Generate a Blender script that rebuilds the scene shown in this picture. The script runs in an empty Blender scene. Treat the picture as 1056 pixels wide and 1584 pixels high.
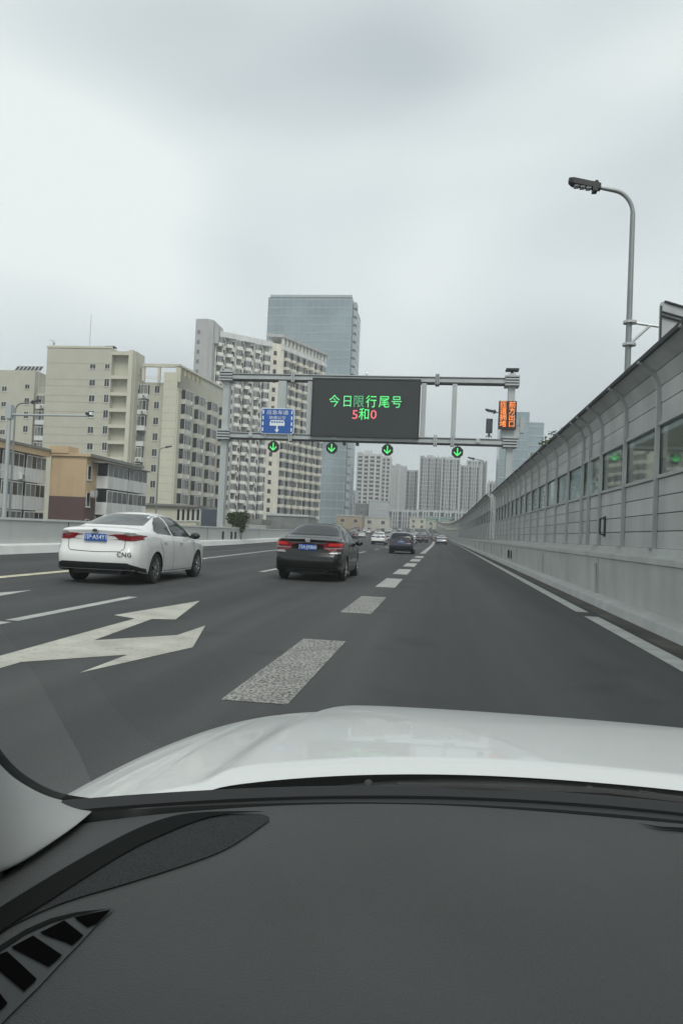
import bpy, bmesh, math, random
from math import sin, cos, pi, radians as R_, sqrt, exp
from mathutils import Vector, Matrix
from mathutils.bvhtree import BVHTree
from mathutils.geometry import delaunay_2d_cdt
random.seed(11)
S = bpy.context.scene
C = S.collection

# ------------------------------------------------------------------ camera
CH = 1.3; FPX = 1190.0
def cam_axes(vp=(684, 830), roll=2.5):
    r = R_(roll); dx, dy = vp[0]-528, vp[1]-792
    u = dx*cos(r)+dy*sin(r); v = -dx*sin(r)+dy*cos(r)
    th = math.atan(v/FPX); ps = math.atan(u/FPX*cos(th))
    R = Vector((cos(ps), sin(ps), 0)); U = Vector((sin(ps)*sin(th), -cos(ps)*sin(th), cos(th)))
    F = Vector((-sin(ps)*cos(th), cos(ps)*cos(th), sin(th)))
    return R*cos(r)+U*sin(r), U*cos(r)-R*sin(r), F
RX, UX, FX = cam_axes()
cam = bpy.data.objects.new('camera', bpy.data.cameras.new('camera')); C.objects.link(cam)
cam.matrix_world = Matrix(((RX.x, UX.x, -FX.x, 0), (RX.y, UX.y, -FX.y, 0), (RX.z, UX.z, -FX.z, CH), (0, 0, 0, 1)))
cam.data.sensor_fit = 'VERTICAL'; cam.data.sensor_height = 36; cam.data.lens = 36*FPX/1584
cam.data.clip_start = 0.05; cam.data.clip_end = 6000
S.camera = cam
def ray(px, py): return FX + RX*((px-528)/FPX) - UX*((py-792)/FPX)
def atz(px, py, z=0.0):
    d = ray(px, py); t = (z-CH)/d.z; return Vector((d.x*t, d.y*t, z))
def atY(px, py, Y):
    d = ray(px, py); t = Y/d.y; return Vector((d.x*t, Y, CH+d.z*t))

# ------------------------------------------------------------------ sky and light
W = bpy.data.worlds.new('World'); S.world = W; W.use_nodes = True
SUN_EL, SUN_AZ = 50, 163      # azimuth clockwise from straight ahead: behind us, a little to the right
def build_world():
    nt = W.node_tree; N = nt.nodes; L = nt.links; N.clear()
    out = N.new('ShaderNodeOutputWorld'); bg = N.new('ShaderNodeBackground'); bg.inputs[1].default_value = 0.15
    sky = N.new('ShaderNodeTexSky'); sky.sky_type = 'NISHITA'; sky.sun_disc = False
    sky.sun_elevation = R_(SUN_EL); sky.sun_rotation = R_(SUN_AZ)
    tc = N.new('ShaderNodeTexCoord'); mp = N.new('ShaderNodeMapping'); mp.inputs['Scale'].default_value = (1.0, 1.0, 2.1)
    mp.inputs['Rotation'].default_value = (R_(14), R_(-10), R_(25)); mp.inputs['Location'].default_value = (1.2092782, 7.6269036, 6.8739716)
    L.new(tc.outputs['Generated'], mp.inputs[0])
    n1 = N.new('ShaderNodeTexNoise'); n1.inputs['Scale'].default_value = 1.7; n1.inputs['Detail'].default_value = 2.2
    n1.inputs['Roughness'].default_value = 0.42; n1.inputs['Distortion'].default_value = 0.35
    L.new(mp.outputs[0], n1.inputs[0])
    cr = N.new('ShaderNodeValToRGB'); e = cr.color_ramp.elements
    e[0].position = 0.36; e[0].color = (3.05, 3.38, 3.55, 1); e[1].position = 0.64; e[1].color = (5.2, 5.45, 5.35, 1)
    m = e.new(0.5); m.color = (4.15, 4.47, 4.5, 1)
    L.new(n1.outputs[0], cr.inputs[0])
    # the cloud base is brighter near the horizon and darker overhead
    sp = N.new('ShaderNodeSeparateXYZ'); L.new(tc.outputs['Generated'], sp.inputs[0])
    mr = N.new('ShaderNodeMapRange'); mr.inputs[1].default_value = 0.05; mr.inputs[2].default_value = 0.62
    mr.inputs[3].default_value = 1.10; mr.inputs[4].default_value = 0.82; L.new(sp.outputs[2], mr.inputs[0])
    vm = N.new('ShaderNodeVectorMath'); vm.operation = 'SCALE'; L.new(cr.outputs[0], vm.inputs[0]); L.new(mr.outputs[0], vm.inputs['Scale'])
    mix = N.new('ShaderNodeMixRGB'); mix.inputs[0].default_value = 0.95
    L.new(sky.outputs[0], mix.inputs[1]); L.new(vm.outputs[0], mix.inputs[2])
    L.new(mix.outputs[0], bg.inputs[0]); L.new(bg.outputs[0], out.inputs[0])
build_world()
sl = bpy.data.lights.new('sun', 'SUN'); sl.energy = 1.5; sl.angle = R_(28); sl.color = (1, .96, .9)
sun = bpy.data.objects.new('sun', sl); C.objects.link(sun)
sd = Vector((sin(R_(SUN_AZ))*cos(R_(SUN_EL)), cos(R_(SUN_AZ))*cos(R_(SUN_EL)), sin(R_(SUN_EL))))
sun.rotation_euler = sd.to_track_quat('Z', 'Y').to_euler(); sun.location = (0, 0, 60)
S.view_settings.view_transform = 'Standard'; S.view_settings.look = 'None'
S.view_settings.exposure = 0.58; S.view_settings.gamma = 1.0; S.view_settings.use_curve_mapping = False
S.cycles.use_denoising = True
S.cycles.max_bounces = 8; S.cycles.transparent_max_bounces = 16; S.cycles.volume_bounces = 0
S.cycles.sample_clamp_indirect = 4

# ------------------------------------------------------------------ materials
MC = {}
def mat(name, col, rough=.6, metal=0., var=.12, scale=3., bump=0., streak=0., coat=0., spec=.5, emit=None, es=0., dirt=None, bscale=None):
    if name in MC: return MC[name]
    m = bpy.data.materials.new(name); m.use_nodes = True; MC[name] = m
    nt = m.node_tree; N = nt.nodes; L = nt.links; b = N['Principled BSDF']
    b.inputs['Roughness'].default_value = rough; b.inputs['Metallic'].default_value = metal
    b.inputs['Coat Weight'].default_value = coat; b.inputs['Specular IOR Level'].default_value = spec
    tc = N.new('ShaderNodeTexCoord')
    nz = N.new('ShaderNodeTexNoise'); nz.inputs['Scale'].default_value = scale; nz.inputs['Detail'].default_value = 6
    L.new(tc.outputs['Object'], nz.inputs[0])
    mr = N.new('ShaderNodeMapRange'); mr.inputs[1].default_value = .3; mr.inputs[2].default_value = .7
    mr.inputs[3].default_value = 1-var; mr.inputs[4].default_value = 1+var; L.new(nz.outputs[0], mr.inputs[0])
    vm = N.new('ShaderNodeVectorMath'); vm.operation = 'SCALE'; vm.inputs[0].default_value = col[:3]
    L.new(mr.outputs[0], vm.inputs['Scale']); last = vm.outputs[0]
    if streak > 0:      # rain streaks: noise drawn out downwards
        mp = N.new('ShaderNodeMapping'); mp.inputs['Scale'].default_value = (1.1, 1.1, .06); L.new(tc.outputs['Object'], mp.inputs[0])
        n2 = N.new('ShaderNodeTexNoise'); n2.inputs['Scale'].default_value = 1.6; n2.inputs['Detail'].default_value = 5; L.new(mp.outputs[0], n2.inputs[0])
        r2 = N.new('ShaderNodeMapRange'); r2.inputs[1].default_value = .45; r2.inputs[2].default_value = .72
        r2.inputs[3].default_value = 0; r2.inputs[4].default_value = streak; L.new(n2.outputs[0], r2.inputs[0])
        mx = N.new('ShaderNodeMixRGB'); L.new(r2.outputs[0], mx.inputs[0]); L.new(last, mx.inputs[1])
        dc = dirt or tuple(c*.45 for c in col[:3]); mx.inputs[2].default_value = (*dc, 1); last = mx.outputs[0]
    L.new(last, b.inputs['Base Color'])
    if bump > 0:
        n3 = N.new('ShaderNodeTexNoise'); n3.inputs['Scale'].default_value = bscale or scale*8; n3.inputs['Detail'].default_value = 3
        L.new(tc.outputs['Object'], n3.inputs[0]); bp = N.new('ShaderNodeBump'); bp.inputs['Strength'].default_value = bump
        bp.inputs['Distance'].default_value = .02; L.new(n3.outputs[0], bp.inputs['Height']); L.new(bp.outputs[0], b.inputs['Normal'])
    if emit:
        b.inputs['Emission Color'].default_value = (*emit, 1); b.inputs['Emission Strength'].default_value = es
    return m
def glassmat(name, tint=(.9, .95, .93), ior=1.5, rough=.02, glossmul=1.0, base=0.0):
    if name in MC: return MC[name]
    m = bpy.data.materials.new(name); m.use_nodes = True; MC[name] = m
    nt = m.node_tree; N = nt.nodes; L = nt.links; N.clear(); o = N.new('ShaderNodeOutputMaterial')
    t = N.new('ShaderNodeBsdfTransparent'); t.inputs[0].default_value = (*tint, 1)
    g = N.new('ShaderNodeBsdfGlossy'); g.inputs['Roughness'].default_value = rough; g.inputs[0].default_value = (.9, .93, .93, 1)
    f = N.new('ShaderNodeFresnel'); f.inputs[0].default_value = ior
    mm = N.new('ShaderNodeMath'); mm.operation = 'MULTIPLY_ADD'; mm.inputs[1].default_value = glossmul; mm.inputs[2].default_value = base
    mm.use_clamp = True
    L.new(f.outputs[0], mm.inputs[0]); x = N.new('ShaderNodeMixShader')
    L.new(mm.outputs[0], x.inputs[0]); L.new(t.outputs[0], x.inputs[1]); L.new(g.outputs[0], x.inputs[2]); L.new(x.outputs[0], o.inputs[0])
    return m

# ------------------------------------------------------------------ object helpers
def tag(o, label=None, cat=None, group=None, kind=None):
    if label: o['label'] = label
    if cat: o['category'] = cat
    if group: o['group'] = group
    if kind: o['kind'] = kind
    return o
def empty(name, loc=(0, 0, 0), rz=0., label=None, cat=None, group=None):
    o = bpy.data.objects.new(name, None); o.empty_display_size = .2; C.objects.link(o)
    o.location = loc; o.rotation_euler = (0, 0, rz); return tag(o, label, cat, group)
def org(p):
    v = Vector((0, 0, 0))
    while p: v = v + p.location; p = p.parent
    return v
class MB:
    def __init__(s): s.v = []; s.f = []; s.mi = []; s.m = 0
    def add(s, vs, fs):
        n = len(s.v); s.v += [tuple(v) for v in vs]; s.f += [tuple(i+n for i in f) for f in fs]; s.mi += [s.m]*len(fs); return s
    def box(s, x0, x1, y0, y1, z0, z1):
        return s.add([(x0, y0, z0), (x1, y0, z0), (x1, y1, z0), (x0, y1, z0), (x0, y0, z1), (x1, y0, z1), (x1, y1, z1), (x0, y1, z1)],
                     [(3, 2, 1, 0), (4, 5, 6, 7), (0, 1, 5, 4), (1, 2, 6, 5), (2, 3, 7, 6), (3, 0, 4, 7)])
    def cbox(s, c, w, d, h): return s.box(c[0]-w/2, c[0]+w/2, c[1]-d/2, c[1]+d/2, c[2]-h/2, c[2]+h/2)
    def beam(s, a, b, w, h, up=(0, 0, 1)):
        a = Vector(a); b = Vector(b); d = (b-a).normalized(); u = Vector(up)
        if abs(d.dot(u)) > .98: u = Vector((0, 1, 0))
        r = d.cross(u).normalized()*(w/2); u = r.cross(d).normalized()*(h/2)
        vs = [p+i*r+j*u for p in (a, b) for i, j in ((-1, -1), (1, -1), (1, 1), (-1, 1))]
        return s.add(vs, [(0, 1, 2, 3), (7, 6, 5, 4), (0, 4, 5, 1), (1, 5, 6, 2), (2, 6, 7, 3), (3, 7, 4, 0)])
    def tube(s, pts, r, n=10, cap=True):
        pts = [Vector(p) for p in pts]; rs = r if isinstance(r, (list, tuple)) else [r]*len(pts); vs = []
        ref = Vector((0, 0, 1)) if abs((pts[1]-pts[0]).normalized().z) < .9 else Vector((0, 1, 0))
        for i, p in enumerate(pts):
            d = (pts[min(i+1, len(pts)-1)]-pts[max(i-1, 0)]).normalized()
            a = d.cross(ref).normalized(); b = a.cross(d).normalized(); ref = b
            for k in range(n):
                t = 2*pi*k/n; vs.append(p+(a*cos(t)+b*sin(t))*rs[i])
        fs = []
        for i in range(len(pts)-1):
            for k in range(n): fs.append((i*n+k, i*n+(k+1) % n, (i+1)*n+(k+1) % n, (i+1)*n+k))
        if cap: fs += [tuple(range(n-1, -1, -1)), tuple(range((len(pts)-1)*n, len(pts)*n))]
        return s.add(vs, fs)
    def prism(s, poly, z0, z1):
        n = len(poly); a = sum(poly[i][0]*poly[(i+1) % n][1]-poly[(i+1) % n][0]*poly[i][1] for i in range(n))
        if a < 0: poly = poly[::-1]
        vs = [(p[0], p[1], z0) for p in poly]+[(p[0], p[1], z1) for p in poly]
        return s.add(vs, [tuple(range(n-1, -1, -1)), tuple(range(n, 2*n))]+[(i, (i+1) % n, n+(i+1) % n, n+i) for i in range(n)])
    def ell(s, c, rx, ry, rz, n=12, m=8):
        vs = []; fs = []
        for i in range(m+1):
            t = pi*i/m
            for k in range(n):
                p = 2*pi*k/n; vs.append((c[0]+rx*sin(t)*cos(p), c[1]+ry*sin(t)*sin(p), c[2]+rz*cos(t)))
        for i in range(m):
            for k in range(n): fs.append((i*n+k, (i+1)*n+k, (i+1)*n+(k+1) % n, i*n+(k+1) % n))
        return s.add(vs, fs)
    def merge(s, mesh_mb, M):
        n = len(s.v); s.v += [tuple(M @ Vector(v)) for v in mesh_mb.v]; s.f += [tuple(i+n for i in f) for f in mesh_mb.f]; s.mi += mesh_mb.mi; return s
    def mesh(s, name, mats, off=(0, 0, 0), smooth=False):
        me = bpy.data.meshes.new(name)
        me.from_pydata([(v[0]-off[0], v[1]-off[1], v[2]-off[2]) for v in s.v], [], s.f)
        for m in (mats if isinstance(mats, (list, tuple)) else [mats]): me.materials.append(m)
        if len(me.materials) > 1: me.polygons.foreach_set('material_index', s.mi)
        if smooth: me.polygons.foreach_set('use_smooth', [True]*len(me.polygons)); me.set_sharp_from_angle(angle=R_(38))
        me.update(); return me
    def build(s, name, mats, parent=None, smooth=False, local=False, loc=None):
        off = (0, 0, 0) if local else (org(parent) if parent else (loc or (0, 0, 0)))
        o = bpy.data.objects.new(name, s.mesh(name, mats, off, smooth)); C.objects.link(o)
        if parent: o.parent = parent
        elif loc: o.location = loc
        return o
def struct(mb, name, mats, **k):
    o = mb.build(name, mats, **k); o['kind'] = 'structure'; return o
def inst(name, me, parent, loc, rz=0.):
    o = bpy.data.objects.new(name, me); C.objects.link(o); o.parent = parent; o.location = Vector(loc)-org(parent); o.rotation_euler = (0, 0, rz); return o
def dup(root, loc, rz=0., label=None, group=None, paint=None, scale=None):
    def cp(o, par):
        c = o.copy(); C.objects.link(c); c.parent = par
        if paint and o.type == 'MESH':
            for i, sl_ in enumerate(c.material_slots):
                if sl_.material and sl_.material.name.startswith('car_paint'):
                    sl_.link = 'OBJECT'; sl_.material = paint
        for ch in list(o.children): cp(ch, c)
        return c
    r = cp(root, None); r.location = loc; r.rotation_euler = (0, 0, rz)
    if label: r['label'] = label
    if group: r['group'] = group
    r.scale = scale or (1, 1, 1)
    return r
def text_mesh(txt, size, m, name='lettering', spacing=1.0, line=1.0, thick=.004):
    c = bpy.data.curves.new(name, 'FONT'); c.body = txt; c.size = size; c.align_x = 'CENTER'; c.align_y = 'CENTER'
    c.space_character = spacing; c.space_line = line; c.extrude = thick; c.resolution_u = 2
    o = bpy.data.objects.new(name, c); C.objects.link(o); bpy.context.view_layer.update()
    me = bpy.data.meshes.new_from_object(o.evaluated_get(bpy.context.evaluated_depsgraph_get()))
    bpy.data.objects.remove(o); bpy.data.curves.remove(c)
    me.materials.clear(); me.materials.append(m)
    me.transform(Matrix.Rotation(pi/2, 4, 'X')); me.name = name
    return me       # stands upright, faces -Y, centred on its origin

# ------------------------------------------------------------------ palette
M_asph = None
def asphalt():
    m = bpy.data.materials.new('asphalt'); m.use_nodes = True; nt = m.node_tree; N = nt.nodes; L = nt.links; b = N['Principled BSDF']
    tc = N.new('ShaderNodeTexCoord')
    mp = N.new('ShaderNodeMapping'); mp.inputs['Scale'].default_value = (.55, .035, 1); L.new(tc.outputs['Object'], mp.inputs[0])
    a = N.new('ShaderNodeTexNoise'); a.inputs['Scale'].default_value = 1.3; a.inputs['Detail'].default_value = 5; L.new(mp.outputs[0], a.inputs[0])
    g = N.new('ShaderNodeTexNoise'); g.inputs['Scale'].default_value = 70; g.inputs['Detail'].default_value = 2; L.new(tc.outputs['Object'], g.inputs[0])
    c = N.new('ShaderNodeValToRGB'); e = c.color_ramp.elements; e[0].position = .3; e[0].color = (.041, .043, .044, 1); e[1].position = .7; e[1].color = (.068, .070, .070, 1)
    L.new(a.outputs[0], c.inputs[0])
    mr = N.new('ShaderNodeMapRange'); mr.inputs[1].default_value = .3; mr.inputs[2].default_value = .75; mr.inputs[3].default_value = .80; mr.inputs[4].default_value = 1.22
    L.new(g.outputs[0], mr.inputs[0]); v = N.new('ShaderNodeVectorMath'); v.operation = 'SCALE'; L.new(c.outputs[0], v.inputs[0]); L.new(mr.outputs[0], v.inputs['Scale'])
    # polished wheel tracks: long streaks along the lanes; blotches of oil and patched joints
    mp2 = N.new('ShaderNodeMapping'); mp2.inputs['Scale'].default_value = (1.5, .012, 1); L.new(tc.outputs['Object'], mp2.inputs[0])
    t1 = N.new('ShaderNodeTexNoise'); t1.inputs['Scale'].default_value = 1.0; t1.inputs['Detail'].default_value = 3; L.new(mp2.outputs[0], t1.inputs[0])
    r1 = N.new('ShaderNodeMapRange'); r1.inputs[1].default_value = .35; r1.inputs[2].default_value = .65; r1.inputs[3].default_value = .87; r1.inputs[4].default_value = 1.14; L.new(t1.outputs[0], r1.inputs[0])
    t2 = N.new('ShaderNodeTexNoise'); t2.inputs['Scale'].default_value = .9; t2.inputs['Detail'].default_value = 7; L.new(tc.outputs['Object'], t2.inputs[0])
    r2 = N.new('ShaderNodeMapRange'); r2.inputs[1].default_value = .25; r2.inputs[2].default_value = .42; r2.inputs[3].default_value = .74; r2.inputs[4].default_value = 1.0; L.new(t2.outputs[0], r2.inputs[0])
    mm = N.new('ShaderNodeMath'); mm.operation = 'MULTIPLY'; L.new(r1.outputs[0], mm.inputs[0]); L.new(r2.outputs[0], mm.inputs[1])
    v2 = N.new('ShaderNodeVectorMath'); v2.operation = 'SCALE'; L.new(v.outputs[0], v2.inputs[0]); L.new(mm.outputs[0], v2.inputs['Scale'])
    L.new(v2.outputs[0], b.inputs['Base Color']); b.inputs['Roughness'].default_value = .85; b.inputs['Specular IOR Level'].default_value = .3
    bp = N.new('ShaderNodeBump'); bp.inputs['Strength'].default_value = .35; bp.inputs['Distance'].default_value = .006
    L.new(g.outputs[0], bp.inputs['Height']); L.new(bp.outputs[0], b.inputs['Normal']); return m
M_asph = asphalt()
def linepaint(name, col, wear=.5, sc=60, dark=(.13, .13, .13)):
    m = bpy.data.materials.new(name); m.use_nodes = True; nt = m.node_tree; N = nt.nodes; L = nt.links; b = N['Principled BSDF']
    tc = N.new('ShaderNodeTexCoord'); g = N.new('ShaderNodeTexNoise'); g.inputs['Scale'].default_value = sc; g.inputs['Detail'].default_value = 4
    L.new(tc.outputs['Object'], g.inputs[0]); c = N.new('ShaderNodeValToRGB'); e = c.color_ramp.elements
    e[0].position = wear-.07; e[0].color = (*dark, 1); e[1].position = wear+.07; e[1].color = (*col, 1); L.new(g.outputs[0], c.inputs[0])
    g2 = N.new('ShaderNodeTexNoise'); g2.inputs['Scale'].default_value = 2.2; g2.inputs['Detail'].default_value = 5; L.new(tc.outputs['Object'], g2.inputs[0])
    mr = N.new('ShaderNodeMapRange'); mr.inputs[1].default_value = .35; mr.inputs[2].default_value = .7; mr.inputs[3].default_value = .8; mr.inputs[4].default_value = 1.08
    L.new(g2.outputs[0], mr.inputs[0]); v = N.new('ShaderNodeVectorMath'); v.operation = 'SCALE'; L.new(c.outputs[0], v.inputs[0]); L.new(mr.outputs[0], v.inputs['Scale'])
    L.new(v.outputs[0], b.inputs['Base Color']); b.inputs['Roughness'].default_value = .8; return m
M_line = linepaint('worn_white_line', (.44, .45, .43), .30, 40)
M_dash = linepaint('speckled_line', (.36, .355, .33), .485, 34, (.085, .085, .085))
M_dashf = linepaint('grey_line', (.40, .40, .385), .36, 30, (.2, .2, .2))
M_arrow = linepaint('cream_arrow', (.46, .45, .395), .36, 16, (.28, .275, .25))
M_yel = linepaint('yellow_white_line', (.56, .53, .40), .38, 5, (.42, .34, .18))
M_conc = mat('parapet_concrete', (.46, .48, .46), .8, var=.09, scale=1.2, bump=.12, streak=.28, dirt=(.29, .305, .29))
M_kerb = mat('kerb_concrete', (.46, .475, .46), .85, var=.1, scale=2, bump=.2)
M_white = mat('white_wall', (.70, .72, .70), .7, var=.06, scale=1, streak=.3, dirt=(.5, .52, .5))
M_alu = mat('panel_aluminium', (.50, .52, .51), .55, .15, var=.08, scale=.8, streak=.38, dirt=(.25, .26, .255))
def bay_tone(m, cell=(1, 2.38, .3), amt=.09):
    nt = m.node_tree; N = nt.nodes; L = nt.links; b = N['Principled BSDF']; src = b.inputs['Base Color'].links[0].from_socket
    tc = N.new('ShaderNodeTexCoord'); dv = N.new('ShaderNodeVectorMath'); dv.operation = 'DIVIDE'; dv.inputs[1].default_value = cell; L.new(tc.outputs['Object'], dv.inputs[0])
    fl = N.new('ShaderNodeVectorMath'); fl.operation = 'FLOOR'; L.new(dv.outputs[0], fl.inputs[0]); wn = N.new('ShaderNodeTexWhiteNoise'); L.new(fl.outputs[0], wn.inputs[0])
    mr = N.new('ShaderNodeMapRange'); mr.inputs[3].default_value = 1-amt; mr.inputs[4].default_value = 1+amt; L.new(wn.outputs[0], mr.inputs[0])
    v = N.new('ShaderNodeVectorMath'); v.operation = 'SCALE'; L.new(src, v.inputs[0]); L.new(mr.outputs[0], v.inputs['Scale']); L.new(v.outputs[0], b.inputs['Base Color'])
bay_tone(M_alu)
M_post = mat('post_galvanised', (.46, .48, .475), .45, .5, var=.08, scale=3)
M_dark = mat('dark_metal', (.025, .027, .028), .5, .2)
M_gant = mat('gantry_grey', (.42, .45, .45), .5, .25, var=.06, scale=1.5, streak=.2, dirt=(.25, .26, .25))
M_black = mat('black_plastic', (.012, .013, .014), .45, var=.2, scale=5)
M_rubber = mat('rubber', (.018, .018, .018), .8)
M_glassdark = mat('window_glass', (.022, .026, .028), .18, 0, var=.5, scale=.35, spec=.35)

# ------------------------------------------------------------------ ground, road
def rz(Y): return 0. if Y < 130 else 7.2e-5*(Y-130)**2 if Y < 380 else 4.5+.036*(Y-380)*exp(-(Y-380)/25)
def cx(Y): return 0. if Y < 90 else -8.0e-5*(Y-90)**2         # the road bends gently to the left
LEFT = [(-60, -15.2), (45, -15.2), (60, -15.8), (90, -18.3), (150, -25), (220, -31), (320, -40), (420, -50)]
def xl(Y):
    for (a, b), (c, d) in zip(LEFT, LEFT[1:]):
        if Y <= c: return b+(d-b)*(Y-a)/(c-a)
    return LEFT[-1][1]
YS = [-60, -40, -20, -5]+[5*i for i in range(0, 18)]+[90+8*i for i in range(0, 41)]
def strip(mb, fx0, fx1, dz, ys=None):
    ys = ys or YS; vs = []; fs = []
    for Y in ys: vs += [(fx0(Y), Y, rz(Y)+dz), (fx1(Y), Y, rz(Y)+dz)]
    for i in range(len(ys)-1): fs.append((2*i, 2*i+1, 2*i+3, 2*i+2))
    return mb.add(vs, fs)
g = MB(); g.add([(-4000, -3000, -8), (4000, -3000, -8), (4000, 5000, -8), (-4000, 5000, -8)], [(0, 1, 2, 3)])
struct(g, 'ground', mat('city_ground', (.12, .13, .115), .95, var=.4, scale=.02))
g = MB(); vs = []; fs = []
for Y in YS:
    a, b = xl(Y)-.9, cx(Y)+4.3; z = rz(Y); vs += [(a, Y, z), (b, Y, z), (b, Y, z-1.4), (a, Y, z-1.4)]
for i in range(len(YS)-1):
    for k in range(4): fs.append((4*i+k, 4*i+(k+1) % 4, 4*i+4+(k+1) % 4, 4*i+4+k))
g.add(vs, fs); struct(g, 'road', M_asph)
def subdiv(y0, y1, n=None):
    n = n or max(1, int((y1-y0)/8)); return [y0+(y1-y0)*i/n for i in range(n+1)]
# lane lines: every dash its own marking piece inside one road_markings structure per line
mk = MB()
for i in range(0, 8):
    y = 5.7+6.55*i-6.55
    if i < 3: continue
    strip(mk, lambda Y: cx(Y)-1.58, lambda Y: cx(Y)-1.1, .004, [y, y+3.9])
strip(mk, lambda Y: cx(Y)-1.58, lambda Y: cx(Y)-1.2, .004, subdiv(56, 380))
struct(mk, 'near_lane_line', M_dashf)
mk = MB()
for i in (0, 1): strip(mk, lambda Y: -1.60, lambda Y: -1.09, .004, [5.66+6.75*i, 9.14+6.7*i])
struct(mk, 'speckled_lane_dashes', M_dash)
mk = MB()
strip(mk, lambda Y: 2.53, lambda Y: 2.78, .004, subdiv(-20, 14.1)); strip(mk, lambda Y: cx(Y)+2.53, lambda Y: cx(Y)+2.76, .004, subdiv(14.9, 380))
for a, b in ((-9, -5.4), (9.15, 13.0), (22.7, 25.5), (32, 36), (41, 45), (50, 54), (62, 66), (74, 78), (88, 92), (104, 109)): strip(mk, lambda Y: cx(Y)-5.44, lambda Y: cx(Y)-5.26, .004, [a, b])
strip(mk, lambda Y: -5.44, lambda Y: -5.26, .004, [5.0, 9.0])
for a, b in ((30, 110),): strip(mk, lambda Y: -9.55-(max(0, Y-30))*.05, lambda Y: -9.37-(max(0, Y-30))*.05, .004, subdiv(a, b))
for i in range(10): strip(mk, lambda Y: -13.2-(Y-90)*.05, lambda Y: -12.95-(Y-90)*.05, .004, [80+14*i, 86+14*i])
struct(mk, 'white_lane_lines', M_line)
mk = MB(); strip(mk, lambda Y: -9.62, lambda Y: -9.30, .004, [-20, 0, 16, 18.6, 22, 30]); struct(mk, 'yellowed_edge_line', M_yel)
def ground_poly(pxs, z=.004): return [tuple(atz(x, y, 0))[:2]+(z,) for x, y in pxs]
mk = MB()
up = [(-4.10, 10.05), (-4.50, 10.30), (-4.12, 12.95), (-3.58, 10.22), (-3.88, 10.12), (-3.72, 8.02), (-3.05, 8.78), (-3.02, 9.78), (-2.59, 7.98), (-3.02, 6.26), (-3.02, 7.28), (-3.72, 6.55), (-3.72, 3.9), (-4.02, 3.9)]
mk.add([(x, y, .004) for x, y in up], [tuple(range(len(up)-1, -1, -1))])
struct(mk, 'lane_arrow_marking', M_arrow)
mk = MB(); mk.add([(x, y, .004) for x, y in [(-7.7, 4.5), (-7.35, 4.5), (-7.4, 10.0), (-6.95, 10.0), (-7.35, 13.2), (-7.95, 10.0), (-7.62, 10.0)]], [(0, 1, 2, 3, 4, 5, 6)])
struct(mk, 'far_lane_arrow_marking', M_line)
# ------------------------------------------------------------------ right side: kerb, parapet, noise wall
ysr = [-12, -6, 0]+[3*i for i in range(1, 30)]+[90+8*i for i in range(0, 38)]
def sweep(mb, prof, xf, ys, cap=True):
    """prof: list of (x,z) swept along the road; closed"""
    n = len(prof); vs = []; fs = []
    for Y in ys:
        for x, z in prof: vs.append((xf(Y)+x, Y, rz(Y)+z))
    for i in range(len(ys)-1):
        for k in range(n): fs.append((i*n+k, i*n+(k+1) % n, (i+1)*n+(k+1) % n, (i+1)*n+k))
    if cap: fs += [tuple(range(n)), tuple(range((len(ys)-1)*n, len(ys)*n))[::-1]]
    return mb.add(vs, fs)
kb = MB(); sweep(kb, [(3.16, -.05), (3.20, .15), (3.36, .19), (3.50, .2), (3.5, -.05)], cx, ysr)
struct(kb, 'kerb', M_kerb)
gu = MB(); strip(gu, lambda Y: cx(Y)+2.86, lambda Y: cx(Y)+3.19, .004, ysr); struct(gu, 'gutter', mat('gutter_dirt', (.062, .058, .050), .9, var=.5, scale=1.2, bump=.3))
par = empty('concrete_parapet', (3.6, 10, 0), 0, 'grey concrete parapet under the silver noise wall on the right', 'parapet')
p = MB(); sweep(p, [(3.501, -.3), (3.47, .25), (3.44, .98), (3.40, 1.0), (3.40, 1.09), (3.53, 1.12), (3.55, 1.25), (3.95, 1.25), (3.95, -.3)], cx, ysr)
p.build('wall', M_conc, par)
for Y in (-1, 8.4, 17.7, 27, 36.3, 45.6, 55, 64, 73, 82):
    q = MB(); q.box(3.425, 3.47, Y-.015, Y+.015, .21, 1.0); q.tube([(3.43, Y+.16, .2), (3.41, Y+.16, .85)], .028, 8); q.build('drain_pipe', M_conc, par)
for Y in (39.2, 40.4, 41.0): MB().box(3.41, 3.445, Y, Y+.25, .35, .75).build('reflector_plate', M_dark, par)
M_wglass = glassmat('noise_wall_glass', (.82, .86, .84), 1.5, .035, .7, .10)
M_seam = mat('panel_seam', (.10, .105, .105), .7)
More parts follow.
